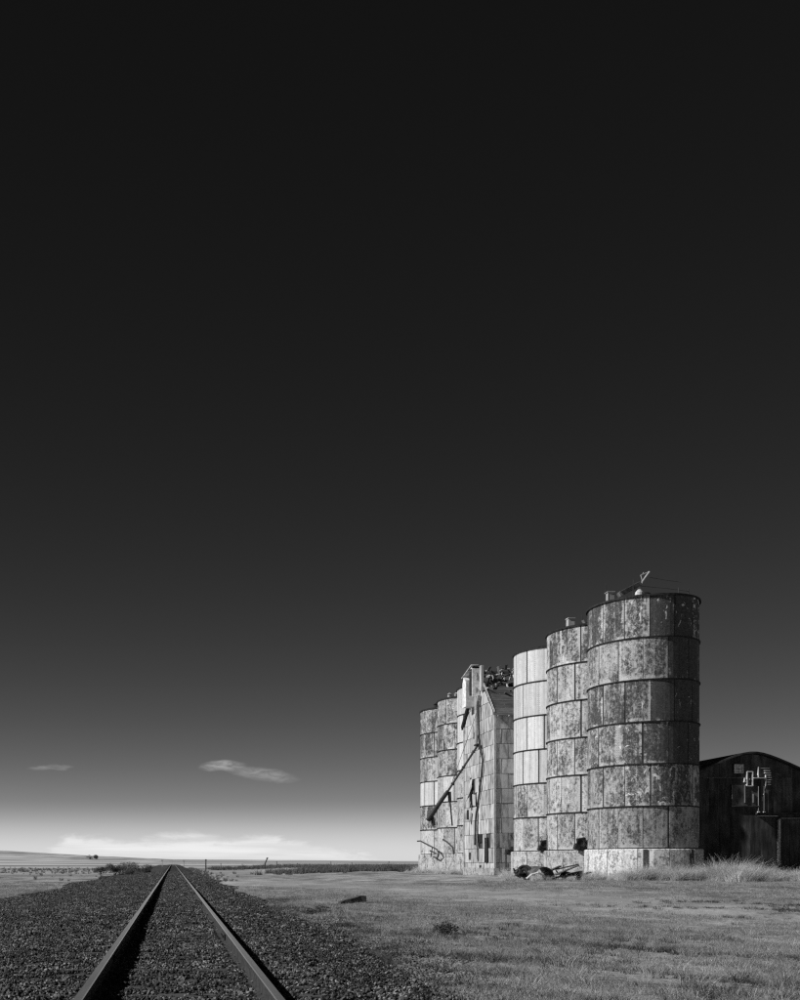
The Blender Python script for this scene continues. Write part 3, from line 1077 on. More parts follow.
MB().beam(L(HX0 - 0.07, HY0 - 0.1, HE + 0.02), L(HX0 - 0.07, HM - 0.5, HA - 0.3), 0.10, 0.16).build('rake_board', M['rafter'], house)
# wreckage of the cupola on the ridge
for i in range(46):
    x = HX0 + random.uniform(0.5, 4.6)
    y = HM + random.uniform(-2.3, 0.8)
    zz = rake(y) + random.uniform(-0.1, 0.75) - 0.25 * (i % 3 != 0)
    d = Vector((random.uniform(-1, 1), random.uniform(-.6, .6), random.uniform(-.5, .9))).normalized() * random.uniform(0.3, 0.85)
    MB().beam(L(x - d.x, y - d.y, zz - d.z * 0.6), L(x + d.x, y + d.y, zz + d.z * 0.6), random.uniform(.08, .34), random.uniform(.04, .12)).build('broken_timber', M['rafter'] if i % 3 == 0 else M['darkboard'], house)
for i in range(9):                           # twisted sheet and band ends above the ridge
    x = HX0 + random.uniform(0.7, 3.8)
    p0 = Vector((x, HM - random.uniform(0.4, 1.8), HA + random.uniform(-0.5, 0.1)))
    p1 = p0 + Vector((random.uniform(-.35, .35), 0, random.uniform(.25, .5)))
    p2 = p1 + Vector((random.uniform(-.5, .5), .1, random.uniform(-.25, .2)))
    MB().beam(L(*p0), L(*p1), 0.16, 0.03).beam(L(*p1), L(*p2), 0.16, 0.03).build('twisted_strip', M['pipe'] if i % 2 else M['black'], house)
for i in range(6):                           # ragged boards round the leg head
    y, zz = random.uniform(78.6, 82.4), random.uniform(14.6, 16.6)
    MB().box(L(24.55, y, min(zz, rake(y) + 0.3)), (0.05, random.uniform(.12, .25), random.uniform(.6, 1.4)), (random.uniform(-.5, .5), 0, random.uniform(-.4, .4))).build('ragged_board', M['darkboard'] if i % 2 else M['rafter'], house)
# bucket-leg head hanging on the gable
head = MB().box(L(24.45, 81.0, 14.85), (0.75, 1.0, 2.1)).box(L(24.4, 81.15, 15.95), (0.6, 0.6, 0.5), (0.5, 0, 0)).build('leg_head_casing', M['white'], house)
MB().box(L(24.55, 79.95, 15.6), (0.5, 0.85, 1.9)).build('leg_slot', M['black'], house)
MB().box(L(24.5, 79.3, 15.6), (0.6, 0.10, 2.4)).box(L(24.5, 79.5, 16.75), (0.6, 0.5, 0.10)).build('leg_casing_cheek', M['white'], house)
MB().box(L(24.72, 78.5, 15.75), (0.2, 0.45, 2.0)).build('leg_casing_cheek', M['sheet'], house)
MB().beam(L(24.4, 79.2, 16.95), L(24.4, 81.9, 16.35), 0.6, 0.07).build('head_cap', M['sheet'], house)
MB().tube([L(24.62, 79.62, 14.6), L(24.62, 79.62, 10.4)], 0.13, 8).tube([L(24.62, 78.95, 14.5), L(24.62, 79.35, 13.8)], 0.13, 8).build('down_pipe', M['pipe'], house)
MB().tube([L(24.64, 79.1, 14.0), L(24.66, 78.95, 11.0), L(24.7, 78.75, 10.2), L(24.72, 78.2, 9.1), L(24.72, 78.5, 8.0), L(24.72, 79.0, 6.8), L(24.72, 80.05, 4.4), L(24.74, 80.3, 2.4)], 0.075, 6).build('drop_cable_pipe', M['darkpipe'], house)
MB().box(L(24.6, 79.3, 10.5), (0.25, 0.9, 0.10)).box(L(24.62, 79.9, 11.3), (0.2, 0.2, 0.5)).build('pipe_bracket', M['black'], house)
sp = MB().tube([L(24.66, 79.3, 10.45), L(22.15, 79.3, 6.6)], 0.085, 8).build('loading_spout', M['darkpipe'], house)
fl = MB()
for t in (0.12, 0.45, 0.8):
    fl.tube([L(24.66 - 2.51 * t, 79.3, 10.45 - 3.85 * t), L(24.66 - 2.51 * (t + .02), 79.3, 10.45 - 3.85 * (t + .02))], 0.14, 8)
fl.build('flange', M['darkpipe'], sp)
MB().tube([L(24.7, 79.35, 13.4), L(22.4, 79.3, 6.95)], 0.018, 4).build('stay_cable', M['darkpipe'], sp)
MB().tube([L(22.25, 79.3, 6.75), L(20.62, 79.3, 4.38)], [0.15, 0.2], 10).tube([L(20.95, 79.3, 4.75), L(21.1, 79.25, 3.95)], 0.14, 8).build('spout_sleeve', M['black'], sp)
MB().tube([L(22.37, 79.3, 6.7), L(22.4, 79.3, 5.9)], 0.14, 8).tube([L(22.42, 79.3, 6.0), L(22.6, 79.3, 3.95)], 0.06, 6).build('hanging_rod', M['black'], sp)
# foundation and near side machinery
MB().box(L(HX0 + 3.0, HM, 0.1), (6.25, 8.1, 0.9)).build('foundation', M['concrete'], house).color = (0.55, 0.55, 0.55, 1)

hoist = thing('grain_hoist', (25.75, 75.1, 0.0), 'dark rusty hoist frame against the near wall of the elevator house', 'hoist')
MB().box((0.15, 0, 0.35), (0.95, 0.6, 0.1)).build('bed', M['black'], hoist)
for px in (-0.3, 0.6):
    MB().beam((px, -0.2, -0.2), (px, -0.2, 1.8), 0.09, 0.09).build('post', M['darkpipe'], hoist)
MB().box((0.15, -0.1, 1.75), (0.85, 0.5, 0.42), (0, 0.12, 0)).box((0.3, -0.2, 2.05), (0.4, 0.3, 0.3), (0.1, -0.2, 0.3)).build('gear_case', M['black'], hoist)
MB().lathe([(0.2, -0.06), (0.2, 0.06), (0.05, 0.06), (0.05, -0.06), (0.2, -0.06)], 14).build('pulley', M['black'], hoist).matrix_local = Matrix.Translation((-0.1, -0.42, 1.8)) @ Matrix.Rotation(R(90), 4, 'X')
MB().tube([(0.0, -0.3, 3.1), (0.75, -0.35, 1.9)], 0.04, 6).build('crank_handle', M['darkpipe'], hoist)
MB().box((0.15, -0.15, 0.1), (1.0, 0.45, 0.3)).build('sill', M['black'], hoist)

# bent pipes by the far silos
b1 = tag(MB().tube([(24.5, 98.2, 3.1), (24.6, 97.4, 3.1), (24.8, 94.8, 2.6), (24.95, 92.6, 2.2), (24.95, 92.0, 1.8), (24.95, 92.5, 1.35), (24.9, 93.6, 1.5)], 0.07, 7).tube([(24.9, 94.1, 2.45), (24.9, 94.6, 1.5)], 0.05, 6).build('bent_pipe', M['darkpipe']), 'dark curled pipe sticking out at the foot of the leftmost silo', 'pipe', 'bent pipes at the far silos')
b2 = tag(MB().tube([(25.05, 90.9, 3.1), (25.1, 89.5, 2.8), (25.0, 87.5, 2.3), (24.98, 87.2, 1.7)], 0.07, 7).build('bent_pipe', M['darkpipe']), 'straight dark pipe slanting down beside the elevator house far corner', 'pipe', 'bent pipes at the far silos')

# ------------------------------------------------------------------ barn
BX, BY, BW, BL = 38.9, 66.0, 7.0, 21.0
PK = 8.33


def barn_z(dx):
    d = abs(dx)
    # rounded crown, straight slopes
    s_ = 0.48
    r = 1.6
    q = math.sqrt(d * d + r * r * 0.55) - math.sqrt(r * r * 0.55)
    return PK - s_ * q * 1.02


EAVE = barn_z(BW)
barn = thing('arched_barn', (BX * 0.976, 64.42, 0.0245), 'big dark barn with rounded roof standing behind the nearest silo', 'barn')
barn.scale = (0.976, 0.976, 0.976)
gz = -0.4
shell = MB()
shell.box((0, 0.16, 2.5), (0.1, 0.1, 0.1))
n_ = 28
prof_b = [(-BW + 0.05, gz)] + [(x, barn_z(x) - 0.06) for x in np.linspace(-BW + 0.05, BW - 0.05, n_)] + [(BW - 0.05, gz)]
shell.prism(prof_b, 0.05, BL)
shell.build('barn_body', M['siding'], barn)
# gable siding in two tiers of single sheets
JZ = 6.69
bw = 0.70
for tier in (0, 1):
    x = -BW
    i = 0
    while x < BW - 0.05:
        x1 = min(x + bw, BW)
        if tier == 0:
            zt0, zt1 = min(JZ, barn_z(x) - .05), min(JZ, barn_z(x1) - .05)
            zb = gz
        else:
            zb = JZ + 0.012
            zt0, zt1 = barn_z(x) - .05, barn_z(x1) - .05
        if min(zt0, zt1) - zb > 0.05 and not (tier == 0 and 1.85 < (x + x1) / 2 < 5.2 and False):
            yy = random.uniform(-0.012, 0.012)
            m_ = MB()
            a_ = [(x + .006, yy - .03, zb), (x1 - .006, yy - .03 + random.uniform(-.01, .01), zb), (x1 - .006, yy - .03, zt1), (x + .006, yy - .03, zt0)]
            b_ = [(p[0], 0.045, p[2]) for p in a_]
            m_.add(a_ + b_, [(0, 1, 2, 3)] + [(k_, k_ + 4, (k_ + 1) % 4 + 4, (k_ + 1) % 4) for k_ in range(4)])
            m_.build('siding_sheet', M['siding'], barn)
        x = x1
# roof skin with overhang
rf = MB()
xs_ = list(np.linspace(-BW - 0.35, BW + 0.35, 34))
for y in (-0.35, BL + 0.3):
    rf.v += [(x, y, barn_z(x) + 0.10) for x in xs_]
for y in (-0.35, BL + 0.3):
    rf.v += [(x, y, barn_z(x) - 0.02) for x in xs_]
k_ = len(xs_)
for i in range(k_ - 1):
    rf.f += [(i, i + 1, k_ + i + 1, k_ + i), (2 * k_ + i, 3 * k_ + i, 3 * k_ + i + 1, 2 * k_ + i + 1), (i, 2 * k_ + i, 2 * k_ + i + 1, i + 1), (k_ + i, k_ + i + 1, 3 * k_ + i + 1, 3 * k_ + i)]
rf.build('roof', M['barnroof'], barn)
B = lambda x, z, y=-0.06: (x - BX, y, z)
wf = MB()
for (c, s_) in (((38.05, 7.55), (0.62, 0.06)), ((38.05, 7.01), (0.62, 0.06))):
    wf.box(B(*c, -0.09), (s_[0], 0.08, s_[1]))
for x in (37.77, 38.33):
    wf.box(B(x, 7.28, -0.09), (0.06, 0.08, 0.5))
win = wf.build('window', M['white'], barn)
for i in range(2):
    for j in range(2):
        MB().box(B(37.93 + 0.25 * i, 7.16 + 0.24 * j, -0.065), (0.225, 0.02, 0.215)).build('pane', M['glass'], win)
MB().box(B(37.75, 6.70, -0.08), (4.1, 0.05, 0.035)).build('drip_rail', M['siding_pale'], barn)
fr = MB()
for x in (38.58, 38.95):
    fr.box(B(x, 6.61, -0.12), (0.065, 0.14, 0.98))
for z_ in (7.09, 6.13):
    fr.box(B(38.765, z_, -0.12), (0.305, 0.14, 0.065))
fr.box(B(38.46, 6.40, -0.12), (0.17, 0.12, 0.05)).box(B(38.42, 6.52, -0.12), (0.05, 0.12, 0.3)).box(B(38.74, 6.58, -0.13), (0.06, 0.1, 0.06))
fr.build('hatch_frame', M['white'], barn)
MB().box(B(39.4, 6.66, -0.16), (0.84, 0.10, 0.06)).build('hatch_bar', M['white'], barn)
lv = MB()
lv.box(B(39.34, 7.06, -0.11), (0.05, 0.12, 0.72))
lv.box(B(39.84, 6.50, -0.11), (0.055, 0.12, 0.75))
lo_ = lv.build('louvre_frame', M['white'], barn)
for i, (xa, wd) in enumerate(((39.72, .62), (39.86, .42), (39.9, .46), (39.98, .32), (40.02, .28), (40.02, .3), (39.98, .26), (40.02, .22))):
    MB().box(B(xa + 0.06, 7.32 - i * 0.155, -0.12), (wd, 0.10, 0.035), (0.5, 0, random.uniform(-.05, .05))).build('slat', M['white'] if i != 0 else M['siding_pale'], lo_)
for x in (39.36, 39.74):
    MB().tube([B(x, 6.1, -0.12), B(x, 4.45, -0.12)], 0.03, 6).build('conduit', M['siding_pale'], barn)
    MB().box(B(x, 4.38, -0.13), (0.13, 0.12, 0.07)).build('conduit_cap', M['white'], barn)
MB().tube([B(39.84, 6.15, -0.12), B(39.74, 5.9, -0.12), B(39.78, 5.7, -0.12), B(39.68, 5.55, -0.12)], 0.028, 6).build('bent_conduit', M['white'], barn)
MB().box(B(38.45, 5.5, -0.06), (1.75, 0.05, 1.4)).build('boarded_opening', M['boarding'], barn)
for x, z0_, z1_ in ((37.58, 5.25, 6.2), (38.45, 5.0, 6.2), (39.02, 5.0, 5.6)):
    MB().box(B(x, (z0_ + z1_) / 2, -0.12), (0.05, 0.09, z1_ - z0_)).build('batten', M['siding_pale'], barn)
MB().box(B(38.5, 4.77, -0.11), (1.85, 0.1, 0.07)).build('opening_sill', M['siding'], barn)
MB().box(B(41.9, 4.26, -0.28), (5.4, 0.5, 0.10)).build('door_canopy', M['barnroof'], barn)
MB().box(B(39.85, 4.10, -0.3), (1.35, 0.06, 0.05)).build('canopy_edge', M['white'], barn)
MB().box(B(40.74, 2.35, -0.13), (0.11, 0.16, 3.1)).build('door_jamb', M['white'], barn)
MB().box(B(42.9, 3.955, -0.13), (4.2, 0.14, 0.10)).build('door_lintel', M['siding_pale'], barn)
MB().box(B(45.0, 2.35, -0.13), (0.11, 0.16, 3.1)).build('door_jamb', M['white'], barn)
for i in range(6):
    MB().box(B(41.15 + i * 0.68, 1.75, -0.075), (0.66, 0.05, 4.2)).build('door_board', M['siding'], barn)
MB().box(B(40.2, 0.95, -0.11), (1.1, 0.1, 0.06)).build('door_step', M['siding_pale'], barn)


# ------------------------------------------------------------------ scrap in front of the silos
def gzf(x, y): return float(ground_z(x, y))


def tyre(x, y, z, rx, ry, label, r=0.36):
    m_ = MB()
    pr = [(r - 0.13, -0.09), (r - 0.04, -0.11), (r, -0.08), (r + 0.005, 0.08), (r - 0.04, 0.11), (r - 0.13, 0.09), (r - 0.15, 0.0), (r - 0.13, -0.09)]
    m_.lathe(pr, 20)
    m_.lathe([(r - 0.14, -0.03), (r - 0.14, 0.03), (0.06, 0.05), (0.06, -0.05), (r - 0.14, -0.03)], 20)
    o = m_.build('old_tyre', M['rubber'], None, True)
    o.location = (x, y, z)
    o.rotation_euler = (rx, ry, 0)
    return tag(o, label, 'tyre', 'old tyres in the scrap heap')


g0 = gzf(20.6, 57)
tyre(20.55, 57.3, g0 + 0.55, R(48), R(-38), 'black tyre leaning on the curved rusty hood', 0.40)


def crumple(x, y, z, sx_, sy_, sz_, label, seed):
    r_ = random.Random(seed)
    iv, if_ = ico()
    m_ = MB()
    for q in range(3):
        f_ = 1.0 if q == 0 else r_.uniform(.35, .6)
        ox, oy, oz = (0, 0, 0) if q == 0 else (r_.uniform(-.7, .7) * sx_, r_.uniform(-.3, .3) * sy_, r_.uniform(.1, .8) * sz_)
        m_.add([(v[0] * sx_ * f_ * r_.uniform(.6, 1.3) + ox, v[1] * sy_ * f_ * r_.uniform(.6, 1.3) + oy, v[2] * sz_ * f_ * r_.uniform(.5, 1.35) + oz) for v in iv], if_)
    m_.beam((-sx_ * .8, 0, 0), (-sx_ * 1.35, -.1, sz_ * 1.1), .07, .05)
    o = tag(m_.build('crumpled_metal', M['black']), label, 'scrap metal', 'crumpled black metal in the scrap heap')
    o.location = (x, y, z)
    return o


crumple(20.15, 57.0, g0 + 0.42, 0.28, 0.25, 0.28, 'black crumpled metal lump at the left end of the scrap heap', 3)
crumple(22.9, 57.3, g0 + 0.35, 0.40, 0.25, 0.22, 'black crumpled metal buried under the plank heap', 7)
hood = MB()
for i in range(9):
    t = math.pi * i / 8
    for yy in (-0.5, 0.5):
        hood.v.append((0.72 * math.cos(t), yy, 0.62 * math.sin(t)))
        hood.v.append((0.69 * math.cos(t), yy, 0.59 * math.sin(t)))
for i in range(8):
    a_ = i * 4
    hood.f += [(a_, a_ + 4, a_ + 6, a_ + 2), (a_ + 1, a_ + 3, a_ + 7, a_ + 5), (a_, a_ + 1, a_ + 5, a_ + 4), (a_ + 2, a_ + 6, a_ + 7, a_ + 3)]
o = tag(hood.build('curved_hood', M['scrap'], None, True), 'curved rusty sheet metal hood lying in the scrap heap', 'scrap metal')
o.location = (21.35, 57.2, g0 + 0.22)
o.rotation_euler = (0.05, 0.12, 0.35)
o = tag(MB().tube([(-0.5, 0, -0.02), (-0.2, 0.02, 0.22), (0.15, 0, 0.32), (0.45, 0.05, 0.22), (0.6, 0.1, 0.0)], 0.06, 6).build('bent_strip', M['white']), 'white bent metal strip in front of the rusty hood', 'scrap metal')
o.location = (20.75, 56.1, g0 + 0.16)
lab = ['bottom plank of the dark plank heap by the silos', 'grey-edged plank sloping up over the plank heap', 'short broken plank at the right end of the plank heap', 'thick black beam inside the plank heap', 'thin plank poking left out of the plank heap', 'long slanting plank on top of the plank heap']
pl = [((22.0, 56.6, .20), (23.9, 57.0, .36), .30, .07, 'darkboard'), ((22.1, 56.7, .35), (23.5, 56.9, .88), .30, .05, 'scrap'), ((23.2, 56.7, .12), (24.3, 57.1, .5), .25, .07, 'tie'), ((22.9, 57.1, .30), (23.9, 57.3, .50), .22, .18, 'tie'), ((21.4, 56.9, .35), (22.6, 57.2, .85), .24, .07, 'tie'), ((22.4, 57.4, .65), (23.7, 57.3, 0.95), .26, .06, 'tie')]
for (a_, b_, wd, ht, mm), lb in zip(pl, lab):
    tag(MB().beam((a_[0], a_[1], a_[2] + g0), (b_[0], b_[1], b_[2] + g0), wd, ht).build('broken_plank', M[mm]), lb, 'plank', 'broken planks heaped before the silos')
# weathered tie stub lying in the grass
stub = MB()
for i, xx in enumerate(np.linspace(-0.5, 0.5, 6)):
    h_ = [0.07, 0.13, 0.16, 0.19, 0.24, 0.22][i]
    for yy, zz in ((-0.13, 0), (0.13, 0), (0.11, h_), (-0.11, h_ * 0.95)):
        stub.v.append((xx, yy + 0.02 * math.sin(i * 2.1), zz))
for i in range(5):
    for j in range(4):
        stub.f.append((i * 4 + j, i * 4 + (j + 1) % 4, i * 4 + 4 + (j + 1) % 4, i * 4 + 4 + j))
stub.f += [(3, 2, 1, 0), (20, 21, 22, 23)]
o = tag(stub.build('tie_stub', M['tie']), 'short black weathered timber lying alone in the grass right of the track', 'timber')
ty = 35.0
o.location = (6.4, ty, gzf(6.4, ty) + 0.02)
o.rotation_euler = (0, -0.08, 0.25)

# ------------------------------------------------------------------ distance
def post(x, y, h, lean, label, r=0.07, nm='fence_post', grp='old fence posts beyond the yard'):
    z = gzf(x, y)
    m_ = MB().tube([(0, 0, -0.3), (lean * h * 0.5, 0, h * 0.5), (lean * h, 0, h)], [r * 1.1, r, r * 0.85], 7)
    m_.box((lean * h * 0.93, -r, h * 0.93), (r * 3.2, r * 0.6, r * 0.8))
    o = tag(m_.build(nm, M['postwood']), label, 'post', grp)
    o.location = (x, y, z)
    return o


post(5.0, 150, 1.9, 0.02, 'upright grey post just right of the vanishing track', 0.11)
post(16.3, 178, 2.1, 0.42, 'dark post leaning to the right on the weedy fence line', 0.13)
ORD = 'first second third fourth fifth sixth seventh'.split()
for i, (x, h) in enumerate(((9.6, 1.2), (14.1, 1.0), (21.5, 1.3), (26.0, 0.9), (33.4, 1.2), (38.2, 1.0), (46.9, 1.25))):
    post(x, 192 + x * 0.45, h, random.uniform(-.2, .2), ORD[i] + ' post from the left in the low fence line along the weeds', 0.07)
for s in (-1, 1):
    mk = thing('crossing_marker', (TX + s * 2.9, 262, gzf(s * 2.9, 262)), 'pale crossing marker post on the %s side of the far track' % ('left' if s < 0 else 'right'), 'marker', 'crossing markers at the far end of the track')
    MB().box((0, 0, 0.85), (0.16, 0.16, 2.0)).build('post', M['white'], mk)
    MB().box((0, -0.1, 1.75), (0.55, 0.05, 0.4)).build('sign_plate', M['white'], mk)
fx, fy = -124.0, 1500.0
shed = thing('far_shed', (fx - 4, fy, gzf(fx, fy) - 0.5), 'small white shed on the distant hillside at left', 'shed')
MB().box((0, 0, 2.2), (9, 7, 4.4)).build('wall', M['white'], shed)
MB().prism([(-5, 4.4), (5, 4.4), (0, 7.2)], -3.8, 3.8).build('roof', M['white'], shed)
MB().box((1.5, -3.55, 1.6), (2.6, 0.15, 3.2)).build('door', M['darkboard'], shed)


def leaf_cloud(n, rx, ry, h, lsz, low=0.12, seed=0, droop=1.0):
    r_ = np.random.default_rng(seed)
    V, F = [], []
    lobes = [(r_.uniform(-.6, .6) * rx, r_.uniform(-.6, .6) * ry, r_.uniform(.12, .72) * h, r_.uniform(.3, .55)) for _ in range(9)]
    for i in range(n):
        lx, ly, lz, ls = lobes[r_.integers(0, 9)]
        d = r_.normal(size=3)
        d /= np.linalg.norm(d)
        rad = r_.random() ** 0.45 * ls
        c = np.array([lx + d[0] * rad * rx, ly + d[1] * rad * ry, max(low * h, lz + d[2] * rad * h * 0.6)])
        c[2] = min(c[2], h * 1.05)
        a = r_.normal(size=3)
        a /= np.linalg.norm(a)
        b = np.cross(a, r_.normal(size=3))
        b /= np.linalg.norm(b)
        s = lsz * r_.uniform(.6, 1.4)
        o_ = len(V)
        V += [tuple(c - a * s), tuple(c + b * s * 0.4), tuple(c + a * s), tuple(c - b * s * 0.4)]
        F.append((o_, o_ + 1, o_ + 2, o_ + 3))
    return V, F


def shrub(x, y, rx, ry, h, label, seed, n=900, lsz=0.07, mat='leaf', nm='shrub', cat='shrub', grp='shrubs by the track'):
    t = thing(nm, (x, y, gzf(x, y) - 0.03), label, cat, grp)
    V, F = leaf_cloud(n, rx, ry, h, lsz, 0.05, seed)
    MB().add(V, F).build('crown' if nm != 'weed_clump' else 'foliage', M[mat], t)
    r_ = random.Random(seed)
    st = MB()
    for i in range(8):
        st.tube([(r_.uniform(-.1, .1), r_.uniform(-.1, .1), -0.05), (r_.uniform(-.4, .4) * rx, r_.uniform(-.4, .4) * ry, h * .45), (r_.uniform(-.7, .7) * rx, r_.uniform(-.7, .7) * ry, h * .85)], [0.02 * h, 0.014 * h, 0.005 * h], 5)
    st.build('stems', M['bark'], t)
    return t


shrub(fx + 6, fy, 5, 5, 8.0, 'dark round tree beside the distant white shed', 5, 700, 0.7, nm='far_tree', cat='tree', grp=None)
shrub(-6.7, 112, 1.5, 1.4, 1.55, 'leftmost dark shrub of the clump left of the track', 21, 3200, 0.055)
shrub(-5.0, 116, 1.6, 1.4, 1.75, 'tallest shrub in the middle of the clump left of the track', 22, 3600, 0.055)
shrub(-3.4, 122, 1.3, 1.3, 1.3, 'low shrub of the clump closest to the rails', 23, 2600, 0.055)
shrub(-8.6, 118, 1.3, 1.2, 1.1, 'small outlying shrub at the far left of the trackside clump', 24, 2200, 0.05)
shrub(5.5, 20.2, 0.42, 0.36, 0.34, 'dark bushy weed at the edge of the ballast', 31, 900, 0.022, 'weed', 'weed_clump', 'weed', 'dark weeds by the ballast')
shrub(4.1, 27.5, 0.5, 0.45, 0.28, 'low dark weed close to the gravel edge near the timber', 32, 900, 0.025, 'weed', 'weed_clump', 'weed', 'dark weeds by the ballast')
shrub(24.4, 109, 1.5, 1.3, 0.75, 'low dark bush touching the leftmost silo', 41, 1000, 0.07, 'leaf', 'shrub', 'shrub', None)


# ------------------------------------------------------------------ grass
def tuft(n, h, spread, wd, bend, seg=2):
    V, F, T = [], [], []
    for i in range(n):
        a = rng.uniform(0, 6.283)
        r = spread * rng.random() ** 0.5
        bx, by = r * math.cos(a), r * math.sin(a)
        hh = h * rng.uniform(0.45, 1.1)
        da = a + rng.normal(0, 0.9)
        ln = bend * hh * rng.uniform(0.2, 1.3)
        wa = rng.uniform(0, 3.14)
        o = len(T)
        for s in range(seg + 1):
            t = s / seg
            cx, cy, cz = bx + math.cos(da) * ln * t * t, by + math.sin(da) * ln * t * t, hh * (t - 0.12 * t * t)
            wv = wd * (1 - t * 0.85)
            V += [(cx - math.cos(wa) * wv, cy - math.sin(wa) * wv, cz), (cx + math.cos(wa) * wv, cy + math.sin(wa) * wv, cz)]
            T += [0, 0]
        tn = rng.random()
        for q in range(o, len(T)): T[q] = tn
        for s in range(seg):
            F.append((o + 2 * s, o + 2 * s + 1, o + 2 * s + 3, o + 2 * s + 2))
    return np.array(V), F, T


def rnd_points(n, y0, y1, xl, xr, power=1.0, keep=None):
    P = []
    while len(P) < n:
        y = y0 + (y1 - y0) * rng.random() ** power
        a, b = xl(y), xr(y)
        x = a + (b - a) * rng.random()
        if keep is None or rng.random() < keep(x, y):
            P.append((x, y))
    return np.array(P)


def patchy(x, y):
    v = math.sin(x * 1.3 + 0.7 * math.sin(y * 0.9)) * math.cos(y * 0.8 + 0.5 * math.sin(x * 0.6)) + 0.5 * math.sin(x * 3.1 + y * 1.9)
    e = min(1.0, max(0.0, (x - edge_r(y) + 0.3) / 1.8)) if x > 0 else 1.0
    lane = abs(x - (8.4 + (65 - y) * 0.225))
    ln = 1.0 if y < 24 else min(1.0, 0.06 + max(0, lane - 1.5) / 5.0)
    return max(0.05, min(1.0, 0.5 + 0.5 * v)) ** 1.4 * e * ln


short_p = [tuft(16, 0.05, 0.08, 0.0026, 1.1) for _ in range(6)] + [tuft(18, 0.10, 0.09, 0.0026, 1.0) for _ in range(2)]
g1 = rnd_points(17000, 7.0, 24, lambda y: edge_r(y) - 0.2, lambda y: 0.66 * y + 2.5, 1.0, patchy)
g2 = rnd_points(17000, 24, 58, lambda y: edge_r(y) + 0.1, lambda y: 0.66 * y + 2, 1.0, patchy)
g3 = rnd_points(6000, 20, 70, lambda y: -0.2 * y - 3, lambda y: edge_l(y) + 0.1, 1.0)
q1, q2, q3 = place(g1, -0.005, 0.7, 1.25, 0.12), place(g2, -0.005, 0.9, 1.6, 0.12), place(g3, -0.005, 1.0, 1.8, 0.12)
scatter('short_grass', *[np.concatenate([q[i] for q in (q1, q2, q3)]) for i in range(3)], short_p, M['grass'], 'short dry grass covering the yard between track and silos')
dk = rnd_points(1500, 7.5, 34, lambda y: edge_r(y) + 0.3, lambda y: 0.66 * y + 2, 1.0, lambda x, y: patchy(x + 3.1, y * 1.4) ** 2)
scatter('dark_low_weeds', *place(dk, -0.01, 0.5, 1.3, 0.15), [tuft(30, 0.10, 0.11, 0.006, 1.2) for _ in range(5)], M['weed'], 'small dark weeds dotted through the near grass')
# taller feathery tufts low right
mid_p = [tuft(60, hh, 0.13, 0.0026, bd, 3) for hh, bd in ((.12, 1.4), (.16, 1.2), (.24, .9), (.10, 1.6), (.14, 1.2))]
g4 = rnd_points(330, 8.0, 22, lambda y: edge_r(y) + 1.2, lambda y: 0.66 * y + 1.5, 1.3, lambda x, y: 1.0 if x > 5.0 else 0.35)
g5 = rnd_points(600, 22, 56, lambda y: edge_r(y) + 1.0, lambda y: 0.66 * y + 1.5, 1.0, lambda x, y: patchy(x, y) ** 2)
q4, q5 = place(g4, -0.01, 0.5, 1.25, 0.1), place(g5, -0.01, 0.5, 1.0, 0.1)
scatter('grass_tufts', *[np.concatenate([q[i] for q in (q4, q5)]) for i in range(3)], mid_p, M['grass'], 'taller feathery grass tufts scattered over the yard')
# bleached tall grass against the silo bases and the barn
tall_p = [tuft(46, 0.95, 0.20, 0.0065, bd, 3) for bd in (0.4, 0.6, 0.8, 1.0, 1.2, 0.7)]
T_ = []


def clump(cx, cy, n, r, sc):
    for _ in range(n):
        d = abs(rng.normal(0, r))
        t = rng.uniform(0, 6.283)
        T_.append((cx + d * math.cos(t), cy + 0.7 * d * math.sin(t), sc * rng.uniform(0.7, 1.1) * math.exp(-d / (2.5 * r))))


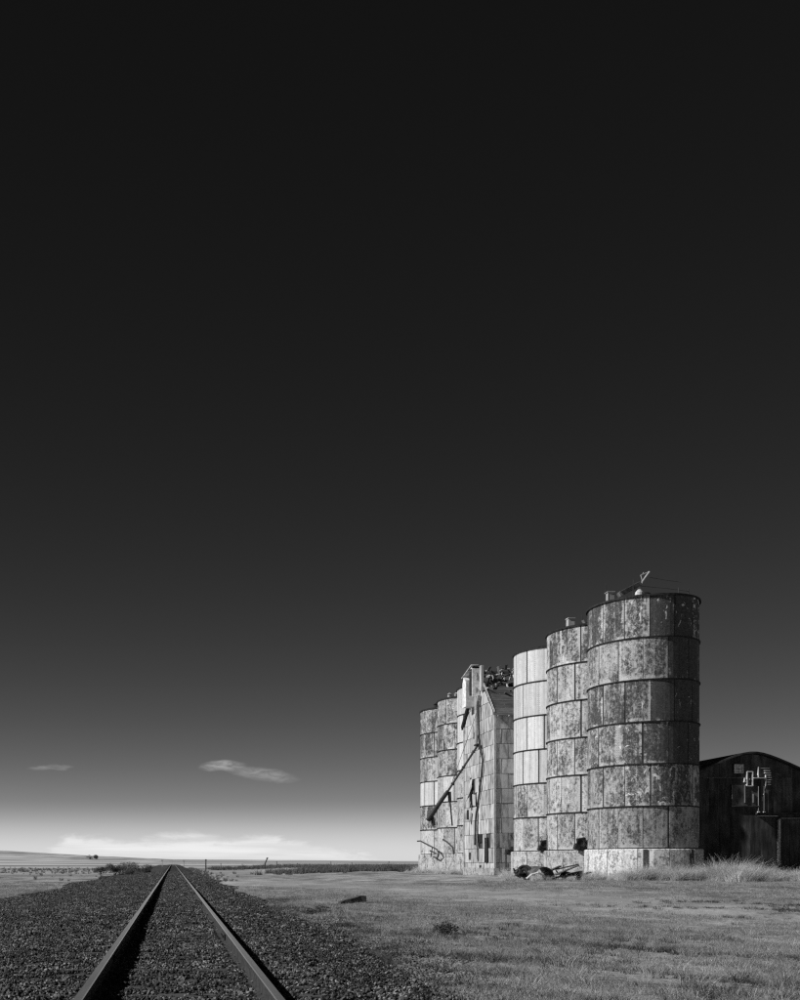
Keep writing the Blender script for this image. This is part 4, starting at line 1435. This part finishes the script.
for i in range(150):                         # uneven clumps round the silos
    c = (59.3, 65.9, 72.4, 86.9, 93.5, 100.0)[rng.choice(6, p=[.52, .14, .06, .09, .1, .09])]
    a = rng.uniform(R(150), R(330)) if c == 59.3 else rng.uniform(R(150), R(255))
    r = SR + 0.5 + abs(rng.normal(0, 0.8))
    clump(SX + r * math.cos(a), c + r * math.sin(a), rng.integers(3, 14), 0.3, rng.uniform(0.35, 1.0))
for i in range(44):
    clump(rng.normal(27.7, 1.6), rng.normal(55.2, 0.4), rng.integers(6, 18), 0.32, rng.uniform(0.6, 1.25))
for i in range(16):
    clump(rng.normal(22.5, 1.8), rng.normal(56.9, 0.9), rng.integers(4, 10), 0.3, rng.uniform(0.4, 0.85))
for i in range(110):                         # between the near silo and the barn yard
    x = 30.2 + 8.6 * rng.random() ** 1.7
    clump(x, 55.6 + rng.normal(0, 0.8), rng.integers(8, 24), 0.38, rng.uniform(0.5, 1.35) * (1.1 if x < 33.5 else 0.7))
for i in range(40):
    clump(rng.uniform(31, 47), 63.0 - abs(rng.normal(0, 1.6)), rng.integers(8, 20), 0.4, rng.uniform(0.5, 1.0))
T_ = np.array(T_)
q6 = list(place(T_[:, :2], -0.02, 1.0, 1.0, 0.2))
T_[:, 2] *= 1.08
q6[2] = np.column_stack([T_[:, 2], T_[:, 2], T_[:, 2]])
scatter('tall_dry_grass', *q6, tall_p, M['tall'], 'bleached tall grass growing against the silo bases and the barn')
# weedy strip along the far fence line and the field edges
W_, W2_ = [], []
for _ in range(2000):
    x = 7 + 55 * rng.random() ** 0.8
    W_.append((x, 190 + (x - 9.5) * 0.45 + rng.normal(0, 9)))
for _ in range(1500):
    W2_.append((-5 - 60 * rng.random(), 165 + rng.normal(0, 34)))
for _ in range(800):
    W_.append((rng.normal(23, 5), rng.normal(118, 5)))
for _ in range(260):
    y = rng.uniform(75, 240)
    W2_.append((edge_r(y) + abs(rng.normal(0.2, 0.9)), y))
weed_p = [tuft(40, 0.85, 0.35, 0.03, 0.5, 2) for _ in range(5)]
q7 = [np.concatenate(q) for q in zip(place(np.array(W_), -0.03, 0.4, 1.1, 0.1), place(np.array(W2_), -0.03, 0.15, 0.5, 0.1))]
scatter('far_weeds', *q7, weed_p, M['far_weed'], 'dark weeds along the distant fence line and field edges')
